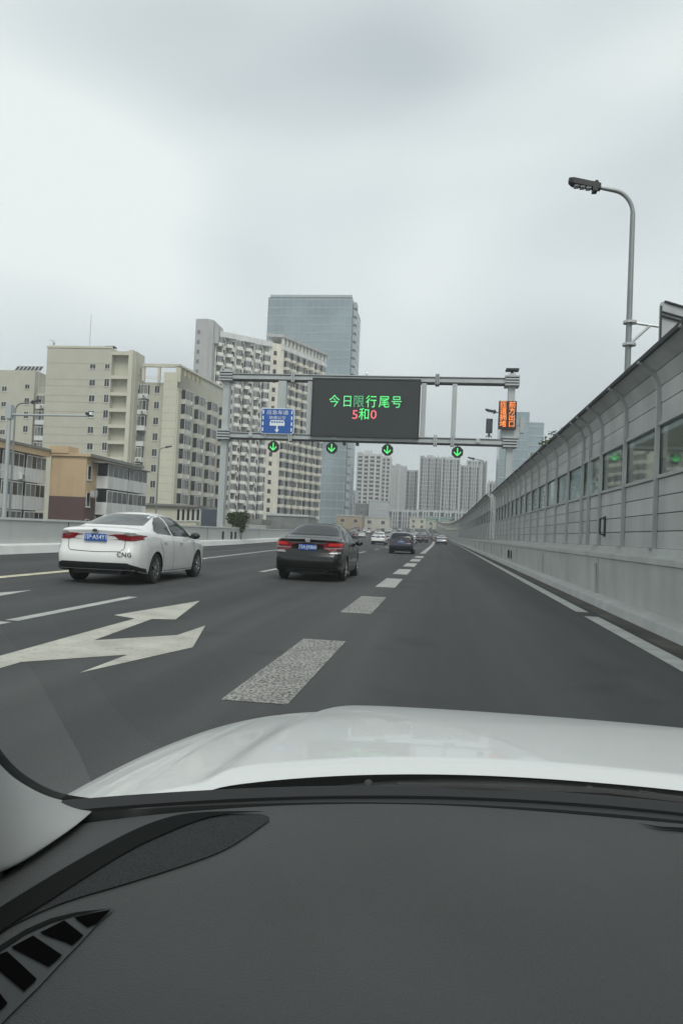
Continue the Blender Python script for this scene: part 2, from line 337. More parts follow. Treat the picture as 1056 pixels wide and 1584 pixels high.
def noise_wall(xo, y0, y1, label, first_glass=True, top=4.5, spacing=2.38):
    t = empty('noise_wall', (3.65+xo, y0, 1.25), 0, label, 'noise barrier')
    f = lambda Y: cx(Y)+xo
    n = max(1, round((y1-y0)/spacing)); ys = [y0+(y1-y0)*i/n for i in range(n+1)]
    # lower panels, each row of cassettes gets its own face height and a dark joint
    lo = MB()
    for k in range(4): sweep(lo, [(3.64, 1.252+.3*k+.008), (3.64, 1.252+.3*k+.29), (3.72, 1.252+.3*k+.29), (3.72, 1.252+.3*k+.008)], f, ys)
    lo.m = 1; sweep(lo, [(3.66, 1.255), (3.66, 2.44), (3.70, 2.44), (3.70, 1.255)], f, ys)
    lo.build('lower_panel', [M_alu, M_seam], t)
    upm = MB()
    z = 3.44; rows = [(3.64, 3.44), (3.64, 3.76), (3.63, 4.06), (3.53, 4.30), (3.30, top)]
    for (xa, za), (xb, zb) in zip(rows, rows[1:]): sweep(upm, [(xa, za+.008), (xb, zb-.008), (xb+.08, zb-.008+.01), (xa+.08, za+.008)], f, ys)
    upm.m = 1
    for (xa, za), (xb, zb) in zip(rows, rows[1:]): sweep(upm, [(xa+.03, za), (xb+.03, zb), (xb+.05, zb), (xa+.05, za)], f, ys)
    upm.build('upper_panel', [M_alu, M_seam], t)
    cp = MB(); sweep(cp, [(3.25, top-.03), (3.24, top+.03), (3.40, top+.05), (3.42, top-.01)], f, ys); cp.build('cap_rail', M_dark, t)
    rl = MB()
    for za in (2.455, 3.37): sweep(rl, [(3.60, za), (3.60, za+.06), (3.74, za+.06), (3.74, za)], f, ys)
    rl.build('glazing_rail', M_post, t)
    gl = MB(); sweep(gl, [(3.66, 2.5), (3.66, 3.38), (3.67, 3.38), (3.67, 2.5)], f, ys, False); gl.build('glass', M_wglass, t)
    pts = list(ys)
    for i, Y in enumerate(pts):
        if Y > 150: break
        x = cx(Y)+xo; po = MB()
        prof = [(3.60, 1.25), (3.60, 4.0), (3.585, 4.10), (3.54, 4.22), (3.47, 4.32), (3.38, 4.41), (3.24, top-.02)]
        for (xa, za), (xb, zb) in zip(prof, prof[1:]): po.beam((x+xa, Y, za+rz(Y)), (x+xb, Y, zb+rz(Y)), .075, .07, (1, 0, 0))
        po.m = 1
        for (xa, za), (xb, zb) in zip(prof, prof[1:]): po.beam((x+xa+.03, Y+.052, za+rz(Y)), (x+xb+.03, Y+.052, zb+rz(Y)), .03, .07, (1, 0, 0))
        po.m = 0; po.beam((x+3.57, Y, 1.25+rz(Y)), (x+3.57, Y, 1.27+rz(Y)), .2, .16)
        po.build('post', [M_post, M_dark], t)
    return t
nw = noise_wall(0, 9.1-4.78*2.0, 54.3, 'long silver noise wall with curved top and glass band, nearer section before the gantry')
nw2 = noise_wall(-.22, 56.2, 380, 'farther section of silver noise wall running on behind the gantry to the horizon', spacing=2.6)
po = MB(); x = 0; Y = 20.0
prof = [(3.60, 1.25), (3.60, 4.0), (3.585, 4.10), (3.54, 4.22), (3.47, 4.32), (3.38, 4.41), (3.24, 4.48)]
for (xa, za), (xb, zb) in zip(prof, prof[1:]): po.beam((xa, Y, za), (xb, Y, zb), .09, .07, (1, 0, 0))
po.build('post', M_post, nw)
h = MB(); h.tube([(3.6, 18.05, 1.5), (3.52, 18.05, 1.52), (3.52, 18.05, 1.86), (3.6, 18.05, 1.88)], .02, 8); h.box(3.61, 3.632, 18.0, 18.12, 1.46, 1.92); h.build('hatch_handle', M_dark, nw)

# ------------------------------------------------------------------ left barrier
ysl = [-20, 0, 10, 20, 30, 40, 45, 60, 75, 90, 105, 120, 135, 150, 185, 220, 260, 320, 380]
lb = empty('road_barrier', (-15.6, 30, 0), 0, 'pale grey barrier wall with white capping along the left road edge', 'barrier')
q = MB(); sweep(q, [(-.55, -.3), (-.55, 1.22), (-.35, 1.22), (-.35, -.3)], xl, ysl); q.build('wall', mat('barrier_panel', (.56, .59, .57), .6, 0., var=.05, scale=.7, streak=.22, dirt=(.42, .44, .43)), lb)
q = MB(); sweep(q, [(-.60, 1.225), (-.60, 1.31), (-.30, 1.31), (-.30, 1.225)], xl, ysl); q.build('cap_rail', M_white, lb)
q = MB(); sweep(q, [(-.35+.002, -.3), (-.35+.002, .36), (-.1, .30), (0, -.02), (0, -.3)], xl, ysl); struct(q, 'left_kerb', M_white)
for px in (351, 366, 373):
    a = atz(px, 833, .55); Y = -15.55/(a.x/a.y); MB().box(xl(Y)-.348, xl(Y)-.29, Y, Y+.35, .42, .98).build('reflector_plate', M_dark, lb)
for Y in (30.5, 50.5, 70.6):
    q = MB(); q.box(xl(Y)-.345, xl(Y)-.335, Y, Y+.05, .4, 1.2); q.build('panel_joint', M_seam, lb)

# ------------------------------------------------------------------ gantry
GY = 55.0
def P(px, py, Y=GY): return atY(px, py, Y)
gt = empty('sign_gantry', (-16.4, GY, -8), 0, 'grey steel gantry spanning the road and carrying the LED screen', 'gantry')
XL, XR, ZT, ZB = -16.25, 4.42, 12.45, 8.12
for X in (XL, XR):
    q = MB(); q.box(X-.23, X+.23, GY-.05, GY+.6, -8, 13.0); q.build('post', M_gant, gt)
    q = MB(); q.box(X-.55, X+.5, GY-.32, GY+.8, ZT-.32, ZT+.28) if False else None
    for Z in (ZT, ZB):
        q = MB()
        for k in range(4): q.box(X-.5, X+.5, GY-.40, GY+.9, Z-.36+.2*k, Z-.36+.2*k+.11)
        q.m = 1; q.box(X-.42, X+.42, GY-.34, GY+.84, Z-.34, Z+.34); q.build('collar', [M_gant, M_dark], gt)
q = MB(); q.cbox((XR, GY+.3, 13.3), .9, .9, .10); q.tube([(XR, GY+.3, 13.0), (XR, GY+.3, 13.3)], .1); q.build('cap_plate', M_dark, gt)
for Z in (ZT, ZB):
    q = MB(); q.box(XL+.3, XR-.3, GY-.22, GY+.42, Z-.2, Z+.2)
    q.m = 1; q.box(XL+.32, XR-.32, GY-.20, GY+.44, Z-.29, Z-.21); q.build('beam', [M_gant, M_dark], gt)
    for X in (-11.3, -1.35+.5, 0.0+.35):
        if Z == ZT and X == .35: X = -.9
        q = MB(); q.box(X-.05, X+.05, GY-.34, GY+.55, Z-.38, Z+.36); q.box(X+.09, X+.19, GY-.34, GY+.55, Z-.38, Z+.36); q.build('beam_flange', M_gant, gt)
for X, w in ((-12.0, .62), (-9.95, .34), (-1.72, .34), (.45, .34)):
    q = MB(); q.box(X-w/2, X+w/2, GY-.2, GY+.3, ZB+.2, ZT-.2); q.build('strut', M_gant, gt)
for Z, dy in ((ZT, -.26), (ZB, -.26)):
    q = MB(); q.tube([(XL+.5, GY+dy, Z+.12), (-6.0, GY+dy, Z+.10), (XR-.5, GY+dy, Z+.13)], .03, 6); q.build('conduit', M_dark, gt)
for X in (-14.2, -8.0, -2.6, 2.2): MB().box(X-.14, X+.14, GY-.30, GY-.225, ZB-.12, ZB+.16).build('junction_box', M_post, gt)
# LED screen
a, b = P(485, 585, GY-.45), P(646, 678, GY-.45)
sx0, sx1, sz0, sz1 = a.x, b.x, b.z+.02, a.z-.02
sc = empty('led_message_screen', ((sx0+sx1)/2, GY-.45, sz0), 0, 'large dark LED screen with green and red Chinese characters on the gantry', 'LED screen')
q = MB(); q.box(sx0, sx1, GY-.45, GY-.22, sz0, sz1); q.build('housing', mat('screen_dark', (.022, .026, .027), .35, var=.15, scale=.6), sc)
q = MB()
for (u0, u1, w0, w1) in ((sx0-.06, sx0+.04, sz0-.06, sz1+.06), (sx1-.04, sx1+.06, sz0-.06, sz1+.06)): q.box(u0, u1, GY-.5, GY-.23, w0, w1)
for (w0, w1) in ((sz0-.06, sz0+.04), (sz1-.04, sz1+.06)): q.box(sx0+.041, sx1-.041, GY-.498, GY-.232, w0, w1)
q.build('frame', M_dark, sc)
E_gr = mat('led_green', (.02, .1, .03), .5, emit=(.10, .62, .20), es=1.0); E_rd = mat('led_red', (.1, .02, .02), .5, emit=(.75, .12, .16), es=1.0)
E_bg = mat('led_bright_green', (.02, .1, .03), .5, emit=(.10, .85, .20), es=.9); E_or = mat('led_orange', (.1, .05, .02), .5, emit=(1., .27, .06), es=1.15)
E_dg = mat('led_dim_green', (.02, .06, .03), .5, emit=(.07, .30, .14), es=1.0)
def put(me, name, parent, x, y, z, sx=1, sz=1):
    o = bpy.data.objects.new(name, me); C.objects.link(o); o.parent = parent; o.location = Vector((x, y, z))-org(parent); o.scale = (sx, 1, sz); return o
chars = '今日限行尾号'; cxp = [517, 537, 554.5, 574, 594, 613]
for i, ch in enumerate(chars):
    pz = P(cxp[i], 621.5+i*.35, GY-.46)
    put(text_mesh(ch, .93, [E_gr, E_gr, E_dg, E_bg, E_bg, E_gr][i], 'led_character', thick=.01), 'led_character', sc, pz.x, GY-.47, pz.z, .88)
for ch, px, m_ in (('5', 549, E_rd), ('和', 563, E_bg), ('0', 577.5, E_rd)):
    pz = P(px, 642, GY-.46); put(text_mesh(ch, .92, m_, 'led_character', thick=.01), 'led_character', sc, pz.x, GY-.47, pz.z, .9 if ch == '和' else 1.1)
# blue sign
a, b = P(405, 632, GY-.4), P(453, 671, GY-.4)
bs = empty('blue_road_sign', ((a.x+b.x)/2, GY-.4, b.z), 0, 'blue road sign with white characters, a bus and an arrow at the gantry left end', 'road sign')
M_blue = mat('sign_blue', (.012, .09, .36), .4, var=.05, scale=1); M_sw = mat('sign_white', (.75, .8, .82), .4, var=.03)
def rrect(x0, x1, z0, z1, r, n=4):
    o = []
    for cx_, cz_, a0 in ((x1-r, z1-r, 0), (x0+r, z1-r, 90), (x0+r, z0+r, 180), (x1-r, z0+r, 270)):
        for k in range(n+1): t = R_(a0+90*k/n); o.append((cx_+r*cos(t), cz_+r*sin(t)))
    return o
def plate(mb, poly, y0, y1):
    n = len(poly); mb.add([(x, y0, z) for x, z in poly]+[(x, y1, z) for x, z in poly], [tuple(range(n)), tuple(range(2*n-1, n-1, -1))]+[((i+1) % n, i, n+i, n+(i+1) % n) for i in range(n)]); return mb
q = MB(); plate(q, rrect(a.x-.05, b.x+.05, b.z-.05, a.z+.05, .22), GY-.40, GY-.33); q.m = 1; plate(q, rrect(a.x, b.x, b.z, a.z, .2), GY-.42, GY-.401); q.build('panel', [M_sw, M_blue], bs)
for X in (a.x+.3, b.x-.4): MB().box(X, X+.1, GY-.329, GY-.18, ZB-.1, a.z-.2).build('bracket', M_post, bs)
mx_, mz_ = (a.x+b.x)/2, (a.z+b.z)/2
put(text_mesh('应急车道', .36, M_sw), 'lettering', bs, mx_, GY-.428, a.z-.28, 1.12, .95)
put(text_mesh('快速公交', .28, M_sw), 'lettering', bs, mx_, GY-.428, a.z-.66, 1.12, .95)
q = MB(); plate(q, [(mx_-.55, mz_-.34), (mx_+.55, mz_-.34), (mx_+.55, mz_-.12), (mx_+.47, mz_+.06), (mx_-.47, mz_+.06), (mx_-.55, mz_-.1)], GY-.432, GY-.421)
q.m = 1
for k in range(5): plate(q, [(mx_-.45+.19*k, mz_-.13), (mx_-.31+.19*k, mz_-.13), (mx_-.31+.19*k, mz_-.02), (mx_-.45+.19*k, mz_-.02)], GY-.436, GY-.4325)
q.build('bus_symbol', [M_sw, M_blue], bs)
def arrow_plate(mb, x, z, s, y0, y1):
    return plate(mb, [(x-.09*s, z+.5*s), (x-.09*s, z), (x-.3*s, z+.02*s), (x, z-.45*s), (x+.3*s, z+.02*s), (x+.09*s, z), (x+.09*s, z+.5*s)], y0, y1)
q = MB(); arrow_plate(q, mx_, b.z+.28, .55, GY-.43, GY-.421); q.build('arrow_symbol', M_sw, bs)
for k in range(4):
    for X in (a.x+.13, b.x-.13): zz = b.z+.15+.42*k; plate(MB(), [(X-.045, zz), (X+.045, zz), (X+.045, zz+.26), (X-.045, zz+.26)], GY-.43, GY-.421).build('border_dash', M_sw, bs)
# orange LED sign on the right post
a, b = P(772, 620, GY-.55), P(797, 664, GY-.55)
os_ = empty('orange_led_sign', ((a.x+b.x)/2, GY-.5, b.z), 0, 'small upright LED sign with orange characters on the right gantry post', 'LED sign')
q = MB(); q.box(a.x-.02, b.x+.02, GY-.55, GY-.30, b.z, a.z); q.build('housing', mat('sign_brown_black', (.03, .015, .012), .4), os_)
q = MB(); q.box((a.x+b.x)/2-.12, (a.x+b.x)/2+.12, GY-.299, GY-.052, b.z+.4, a.z-.4); q.build('bracket', M_post, os_)
hh = (a.z-b.z)/4.35
for c_, xx in (('匝道拥堵', a.x+.29), ('前方出口', b.x-.29)):
    for i, ch in enumerate(c_): put(text_mesh(ch, .5, E_or, 'led_character', thick=.01), 'led_character', os_, xx, GY-.565, a.z-.28-hh*i, .98, .95)
q = MB(); q.box(XR-.62, XR+.62, GY-.12, GY+.9, ZB+.3, ZB+1.05) ; q.build('equipment_box', M_gant, gt)
q = MB(); q.box(XR+.65, XR+.95, GY-.0, GY+.5, ZB+.7, ZB+1.8); q.box(XR+.28, XR+.66, GY+.1, GY+.3, ZB+1.2, ZB+1.3); q.build('side_box', M_gant, gt)
a = P(756, 664)
sp = empty('loudspeaker', (a.x, GY-.1, ZB+.3), 0, 'dark upright speaker box standing on the lower gantry beam', 'speaker')
q = MB(); q.box(a.x-.22, a.x+.22, GY-.15, GY+.2, ZB+.62, ZB+1.62); q.m = 1; q.box(a.x-.17, a.x+.17, GY-.155, GY-.148, ZB+.68, ZB+1.56); q.build('cabinet', [M_dark, mat('speaker_mesh', (.05, .055, .06), .6)], sp)
q = MB(); q.tube([(a.x-.2, GY, ZB+.32), (a.x, GY, ZB+.55), (a.x+.2, GY, ZB+.32)], .04, 6); q.build('bracket', M_dark, sp); MB().tube([(a.x, GY, ZB+.3), (a.x, GY, ZB+.63)], .05, 6).build('stand', M_dark, sp)
for i, (px, py, lb_) in enumerate(((423, 691, 'round lane signal with green down arrow below the blue sign'), (513, 693, 'green arrow lane signal under the left part of the LED screen'), (599, 696, 'green arrow lane signal under the right half of the LED screen'), (707, 699.5, 'green arrow lane signal at the right, nearest the speaker'))):
    a = P(px, py, GY-.3)
    t = empty('lane_signal', (a.x, GY-.3, a.z), 0, lb_, 'lane signal', 'lane signals under the gantry')
    q = MB(); oc = [(a.x+.43*cos(R_(22.5+45*k)), a.z+.43*sin(R_(22.5+45*k))) for k in range(8)]; plate(q, oc, GY-.4, GY-.15); q.build('housing', M_black, t)
    q = MB(); q.tube([(a.x, GY-.2, a.z+.38), (a.x, GY-.2, ZB-.25)], .05, 6); q.build('hanger', M_dark, t)
    q = MB(); y0, y1 = GY-.415, GY-.402
    plate(q, [(a.x-.035, a.z+.28), (a.x-.035, a.z-.28), (a.x+.035, a.z-.28), (a.x+.035, a.z+.28)], y0, y1)
    for s_ in (-1, 1): plate(q, [(a.x+s_*.045, a.z-.16), (a.x+s_*.22, a.z+.03), (a.x+s_*.26, a.z-.03), (a.x+s_*.045, a.z-.27)][::s_], y0, y1)
    q.build('green_arrow', E_bg, t)
for i, (px, lb_) in enumerate(((533, 'small dark traffic camera under the screen by the second signal'), (553, 'small dark traffic camera under the screen centre'))):
    a = P(px, 688, GY); q = MB(); q.box(a.x-.09, a.x+.09, GY-.5, GY+.1, ZB-.55, ZB-.37); q.tube([(a.x, GY, ZB-.38), (a.x, GY, ZB-.22)], .035, 6); tag(q.build('traffic_camera', M_dark), lb_, 'camera')
a = P(567, 577); q = MB(); q.ell((a.x, GY+.1, ZT+.38), .12, .12, .12); q.tube([(a.x, GY+.1, ZT+.2), (a.x, GY+.1, ZT+.3)], .05, 6); tag(q.build('dome_camera', M_sw, smooth=True), 'white dome camera on top of the upper gantry beam', 'camera')

# ------------------------------------------------------------------ street lamps and poles
def lamp(x, y, ztop, z0, label, sgn=-1, arm=1.25, r=.095, group='street lamps along the elevated road'):
    t = empty('street_lamp', (x, y, z0), 0, label, 'street lamp', group)
    pts = [(x, y, z0), (x, y, ztop-1.0)]
    for k in range(1, 8): a_ = R_(90*k/8); pts.append((x+sgn*.55*(1-cos(a_)), y, ztop-1.0+.64*sin(a_)))
    pts.append((x+sgn*arm, y, ztop-.28))
    q = MB(); q.tube(pts, [r*1.15, r*.72]+[r*.6]*7+[r*.42], 12); q.build('pole', mat('lamp_pole', (.23, .25, .25), .45, .5, var=.1, scale=2), t, smooth=True)
    hx = x+sgn*arm; q = MB()
    q.add([(hx-sgn*.08, y-.1, ztop-.34), (hx+sgn*.62, y-.14, ztop-.2), (hx+sgn*.72, y-.08, ztop-.14), (hx+sgn*.72, y+.08, ztop-.14), (hx+sgn*.62, y+.14, ztop-.2), (hx-sgn*.08, y+.1, ztop-.34),
           (hx-sgn*.08, y-.1, ztop-.20), (hx+sgn*.6, y-.14, ztop-.06), (hx+sgn*.72, y-.08, ztop-.04), (hx+sgn*.72, y+.08, ztop-.04), (hx+sgn*.6, y+.14, ztop-.06), (hx-sgn*.08, y+.1, ztop-.20)],
          [(0, 1, 2, 3, 4, 5), (11, 10, 9, 8, 7, 6)]+[(i, i+6, (i+1) % 6+6, (i+1) % 6) for i in range(6)])
    q.ell((hx+sgn*.02, y, ztop-.14), .06, .05, .06); q.box(min(hx, hx+sgn*.12), max(hx, hx+sgn*.12), y-.12, y+.12, ztop-.40, ztop-.30); q.build('lamp_head', M_dark, t)
    q = MB()
    for k in range(3):
        u0 = hx+sgn*(.16+.15*k); u1 = hx+sgn*(.28+.15*k); s0 = ztop-.205-.14*(.5-.2*k)-.02
        q.box(min(u0, u1), max(u0, u1), y-.09, y+.09, s0-.03, s0+.02)
    q.build('led_module', mat('led_lens', (.35, .38, .38), .3), t)
    return t
L1 = lamp(4.48, 20.2, 10.72, -1, 'tall curved street lamp rising behind the noise wall at the right', r=.088, arm=.90)
L2 = lamp(4.75, 58, 11.0, -1, 'street lamp just behind the right gantry post')
L3 = lamp(4.6, 93, 11.0, -1, 'distant street lamp over the wall left of the right gantry post')
def onx(px, py, X): r = ray(px, py); return X*r.y/r.x
_y = onx(21, 690, -34.0); lamp(-34.0, _y, atY(50, 621, _y).z+.2, -8, 'curved street lamp in front of the far-left white apartment block', 1, arm=1.4)
_y = onx(244, 740, -35.4); lamp(-35.4, _y, atY(255, 691, _y).z+.2, -8, 'thin distant street lamp in front of the beige slab block', 1, arm=.9)
for Z, ext in ((5.75, 1.15), (4.55, .7)):
    pass
br = MB(); X0, Y0 = 4.50, 20.2
MB().tube([(X0, Y0, 5.42), (X0, Y0, 5.48)], .17, 12).build('collar', M_post, L1)
for Z in (6.95, 6.38): br.tube([(X0, Y0, Z-.03), (X0, Y0, Z+.03)], .17, 12)
br.tube([(X0, Y0, 6.95), (X0+1.6, Y0, 6.72)], .035, 8); br.tube([(X0, Y0, 6.38), (X0+.5, Y0, 6.88)], .035, 8); MB().tube([(X0, Y0, 5.45), (X0+1.5, Y0, 5.25)], .035, 8).build('bracket', M_post, L1)
br.build('bracket', M_post, L1)
sg = empty('roadside_sign', (5.2, 17.8, 4.6), 0, 'back of a rounded roadside sign sticking up behind the noise wall', 'sign')
q = MB(); a0 = atY(1020, 500, 17.6); a0.z = 0; zt_ = atY(1022, 465, 17.6).z; pl = rrect(0, 1.3, zt_-1.7, zt_, .12)
e_ = Vector((.78, .62, 0)).normalized(); nn = Vector((-e_.y, e_.x, 0))
n_ = len(pl); q.add([a0+e_*u+Vector((0, 0, z)) for u, z in pl]+[a0+e_*u+nn*.03+Vector((0, 0, z)) for u, z in pl], [tuple(range(n_)), tuple(range(2*n_-1, n_-1, -1))]+[((i+1) % n_, i, n_+i, n_+(i+1) % n_) for i in range(n_)])
q.build('panel', mat('sign_back_grey', (.42, .44, .44), .5, .2), sg)
q = MB()
for Z in (zt_-.25, zt_-.34): q.beam(a0+e_*.03-nn*.03+Vector((0, 0, Z)), a0+e_*1.27-nn*.03+Vector((0, 0, Z)), .035, .03)
for (u0, z0, u1, z1) in ((0, zt_-1.6, 0, zt_-.12), (.12, zt_, 1.18, zt_)): q.beam(a0+e_*u0-nn*.02+Vector((0, 0, z0)), a0+e_*u1-nn*.02+Vector((0, 0, z1)), .035, .04)
q.build('frame', M_dark, sg)
# camera pole at far left
_y = onx(12, 700, -16.7); X = -16.7; pt = atY(15, 628, _y).z; az = atY(80, 643, _y).z; xe = atY(138, 642, _y).x
cp = empty('camera_pole', (X, _y, -1), 0, 'thin grey pole with long horizontal camera arm at the left edge', 'camera pole')
q = MB(); q.tube([(X, _y, -1), (X, _y, pt)], [.10, .075], 12); q.box(X-.12, X+.12, _y-.12, _y+.12, pt-.5, pt+.05); q.build('pole', M_gant, cp, smooth=True)
q = MB(); q.tube([(X, _y, az), (xe, _y, az+.03)], [.05, .035], 10); q.build('arm', M_gant, cp, smooth=True)
q = MB(); q.box(xe-.05, xe+.09, _y-.2, _y+.1, az+.045, az+.13); q.build('camera', M_dark, cp); MB().box(xe+.091, xe+.2, _y-.18, _y+.05, az+.05, az+.15).build('camera_hood', M_sw, cp)
q = MB(); q.tube([(X, _y, az-2.2), (X-4, _y, az-2.2)], .03, 6); q.build('crossbar', M_gant, cp)

# ------------------------------------------------------------------ buildings
M_beige = mat('render_beige', (.475, .468, .385), .85, var=.05, scale=.4, streak=.22, dirt=(.38, .37, .29))
M_beige2 = mat('render_cream', (.56, .545, .445), .85, var=.05, scale=.4, streak=.2, dirt=(.46, .435, .33))
M_bgrey = mat('render_grey_beige', (.52, .515, .455), .85, var=.1, scale=.3, streak=.4, dirt=(.24, .24, .21))
M_orange = mat('render_orange', (.52, .39, .24), .85, var=.06, scale=.5, streak=.2, dirt=(.3, .2, .12))
M_brown = mat('render_brown', (.11, .066, .062), .85, var=.1, scale=.5)
M_bw = mat('balcony_white', (.66, .67, .66), .75, var=.08, scale=.6, streak=.35, dirt=(.3, .3, .29))
M_tw = mat('tower_white', (.74, .735, .69), .8, var=.09, scale=.3, streak=.3, dirt=(.42, .41, .37))
M_tcream = mat('tower_cream', (.70, .67, .57), .8, var=.09, scale=.3, streak=.3, dirt=(.45, .41, .32))
M_tgrey = mat('tower_grey', (.43, .44, .44), .8, var=.06, scale=.3, streak=.3)
M_slab = mat('slab_dark_grey', (.2, .2, .185), .85, var=.1, scale=.5)  # plain dark grey for roofs, gutters, canopies and balcony backs
M_curt = mat('curtained_glass', (.16, .175, .175), .3, var=.5, scale=.5, spec=.3)
M_frame = mat('window_frame_light', (.62, .63, .61), .5, var=.1)
M_ac = mat('air_conditioner_white', (.42, .43, .42), .5, var=.1)
GLS = [M_glassdark, mat('glass_grey', (.036, .041, .044), .2, var=.5, scale=.4, spec=.4), M_curt]

def win_mb(w, h, kind=0, nm=2):
    """frame and sill, materials 0 frame 1 glass; local: x along wall, -y outward, origin at lower centre"""
    m = MB(); t = .07
    m.box(-w/2, w/2, -.07, .02, 0, t); m.box(-w/2, w/2, -.07, .02, h-t, h)
    m.box(-w/2, -w/2+t, -.068, .02, t, h-t); m.box(w/2-t, w/2, -.068, .02, t, h-t)
    for k in range(1, nm): x = -w/2+w*k/nm; m.box(x-t*.4, x+t*.4, -.062, .02, t, h-t)
    m.box(-w/2-.08, w/2+.08, -.12, .02, -.08, -.002)
    return m
def pane_mb(w, h): return MB().box(-w/2+.06, w/2-.06, -.035, .01, .06, h-.06)
class Facade:
    def __init__(s, A, B):
        s.A = Vector((A[0], A[1], 0)); d = Vector((B[0]-A[0], B[1]-A[1], 0)); s.L = d.length; s.e = d.normalized(); s.rz = math.atan2(s.e.y, s.e.x); s.inn = Vector((-s.e.y, s.e.x, 0))
    def at(s, u, z, d=0.): return s.A+s.e*u-s.inn*d+Vector((0, 0, z))
    def M(s, u, z, d=0.): return Matrix.Translation(s.at(u, z, d)) @ Matrix.Rotation(s.rz, 4, 'Z')
def win_set(w, h, nm=2):
    fm = win_mb(w, h, 0, nm).mesh('window', M_frame); ps = []
    for g_ in GLS: ps.append(pane_mb(w, h).mesh('pane', g_))
    return fm, ps
WS = {}
def window(fc, u, z, w, h, parent, nm=2, k=None):
    key = (w, h, nm)
    if key not in WS: WS[key] = win_set(w, h, nm)
    fm, ps = WS[key]; o = inst('window', fm, parent, fc.at(u, z), fc.rz)
    p_ = bpy.data.objects.new('pane', ps[random.choice([0, 0, 0, 1]) if k is None else k]); C.objects.link(p_); p_.parent = o
def repeat(name, variants, mats, parent, places, cap=100):
    """places: list of (Facade,u,z,variant index); the nearest ones become parts, the rest one part"""
    places = sorted(places, key=lambda t: (t[0].at(t[1], t[2]) - Vector((0, 0, 1.3))).length)
    ms = [v.mesh(name, mats) for v in variants]
    for fc, u, z, k in places[:cap]: inst(name, ms[k], parent, fc.at(u, z), fc.rz)
    if places[cap:]:
        r = MB()
        for fc, u, z, k in places[cap:]: r.merge(variants[k], fc.M(u, z))
        o = r.build(name, mats, parent); o['kind'] = 'stuff'
def balc_mb(w, h, depth, v=0, open_=False, ph=.95):
    """an enclosed balcony: parapet (0), frame (1), glass (2), dark (3), curtain (4)"""
    m = MB()
    m.m = 0; m.box(-w/2, w/2, -depth, 0, 0, .14); m.box(-w/2, w/2, -depth, -depth+.08, .14, ph); m.box(-w/2, -w/2+.08, -depth+.08, 0, .14, ph); m.box(w/2-.08, w/2, -depth+.08, 0, .14, ph)
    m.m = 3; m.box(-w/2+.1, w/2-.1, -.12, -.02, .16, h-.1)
    rr = random.Random(v*7+3)
    if not open_:
        m.m = 1; m.box(-w/2, w/2, -depth, -depth+.07, h-.2, h-.08); n = 3 if w < 3 else 4
        for k in range(n+1): x = -w/2+.04+(w-.08)*k/n; m.box(x-.035, x+.035, -depth+.002, -depth+.07, ph, h-.2)
        for s_ in (-1, 1): m.box(s_*(w/2-.035)-.034, s_*(w/2-.035)+.034, -.1, -.03, ph, h-.1)
        for k in range(n):
            x0 = -w/2+.08+(w-.08)*k/n; x1 = x0+(w-.08)/n-.07; m.m = rr.choice([2, 2, 2, 4, 3]); m.box(x0, x1, -depth+.02, -depth+.05, ph+.002, h-.202)
        m.m = 2; m.box(-w/2+.02, -w/2+.05, -depth+.08, -.02, ph+.002, h-.2); m.box(w/2-.05, w/2-.02, -depth+.08, -.02, ph+.002, h-.2)
    else:
        m.m = 1; m.box(-w/2, w/2, -depth-.02, -depth+.05, ph, ph+.06)
        if v % 2: m.m = 4; m.box(-w/4, w/5, -depth+.2, -depth+.23, ph+.1, h-.5)
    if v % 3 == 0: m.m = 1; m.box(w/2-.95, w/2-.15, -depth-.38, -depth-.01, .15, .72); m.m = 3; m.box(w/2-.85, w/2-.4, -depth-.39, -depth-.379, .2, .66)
    return m
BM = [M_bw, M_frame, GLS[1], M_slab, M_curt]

def prism_b(name, poly, z0, z1, m_, parent, pname='wall'):
    q = MB(); q.prism(poly, z0, z1); return q.build(pname, m_, parent)
def bands(fc, L, zs, parent, m_, w=.06, dep=.03):
    q = MB()
    for z in zs: q.merge(MB().box(0, L, -dep, .0, z, z+w), fc.M(0, 0))
    q.build('string_course', m_, parent)

# --- D : big beige block
Yd = 140.; A = atY(74, 537, Yd); B1 = atY(174, 541, Yd); Bt = atY(207, 547, Yd); Bz = A.z
D = empty('apartment_block', (A.x, Yd, -8), 0, 'tall beige apartment block with an aerial on its roof and two window columns', 'building')
prism_b('wall', [(A.x, Yd), (B1.x, Yd), (B1.x, Yd+5.5), (A.x, Yd+5.5)], -8, Bz, M_beige, D)
prism_b('wall', [(B1.x+.002, Yd+1.3), (Bt.x, Yd+1.3), (Bt.x, Yd+5.5), (B1.x+.002, Yd+5.5)], -8, Bz-.3, M_beige, D)
fd = Facade((A.x, Yd), (B1.x, Yd)); px2u = lambda px, py=600: atY(px, py, Yd).x-A.x
rows = [567, 592, 616.5, 640.5, 665, 690.5, 715, 740]
for i, py in enumerate(rows):
    for c_, px in enumerate((144, 166.5)):
        hgt = 1.0 if i == 0 else (1.35 if c_ == 0 else 1.6)
        p_ = atY(px-i*.9, py, Yd); window(fd, p_.x-A.x, p_.z-hgt/2, 1.25 if c_ == 0 else 1.05, hgt, D)
bands(fd, fd.L, [atY(100, y, Yd).z for y in (562, 587, 597, 612, 622, 637, 661, 673, 686)], D, mat('course_dark', (.27, .265, .20), .85), .07, .012)  # thin bands in a darker beige than the wall
x1 = atY(197, 600, Yd).x; MB().box(x1+.001, x1+.8, Yd-.05, Yd+1.3, -8, Bz-.32).build('pilaster', M_beige2, D)
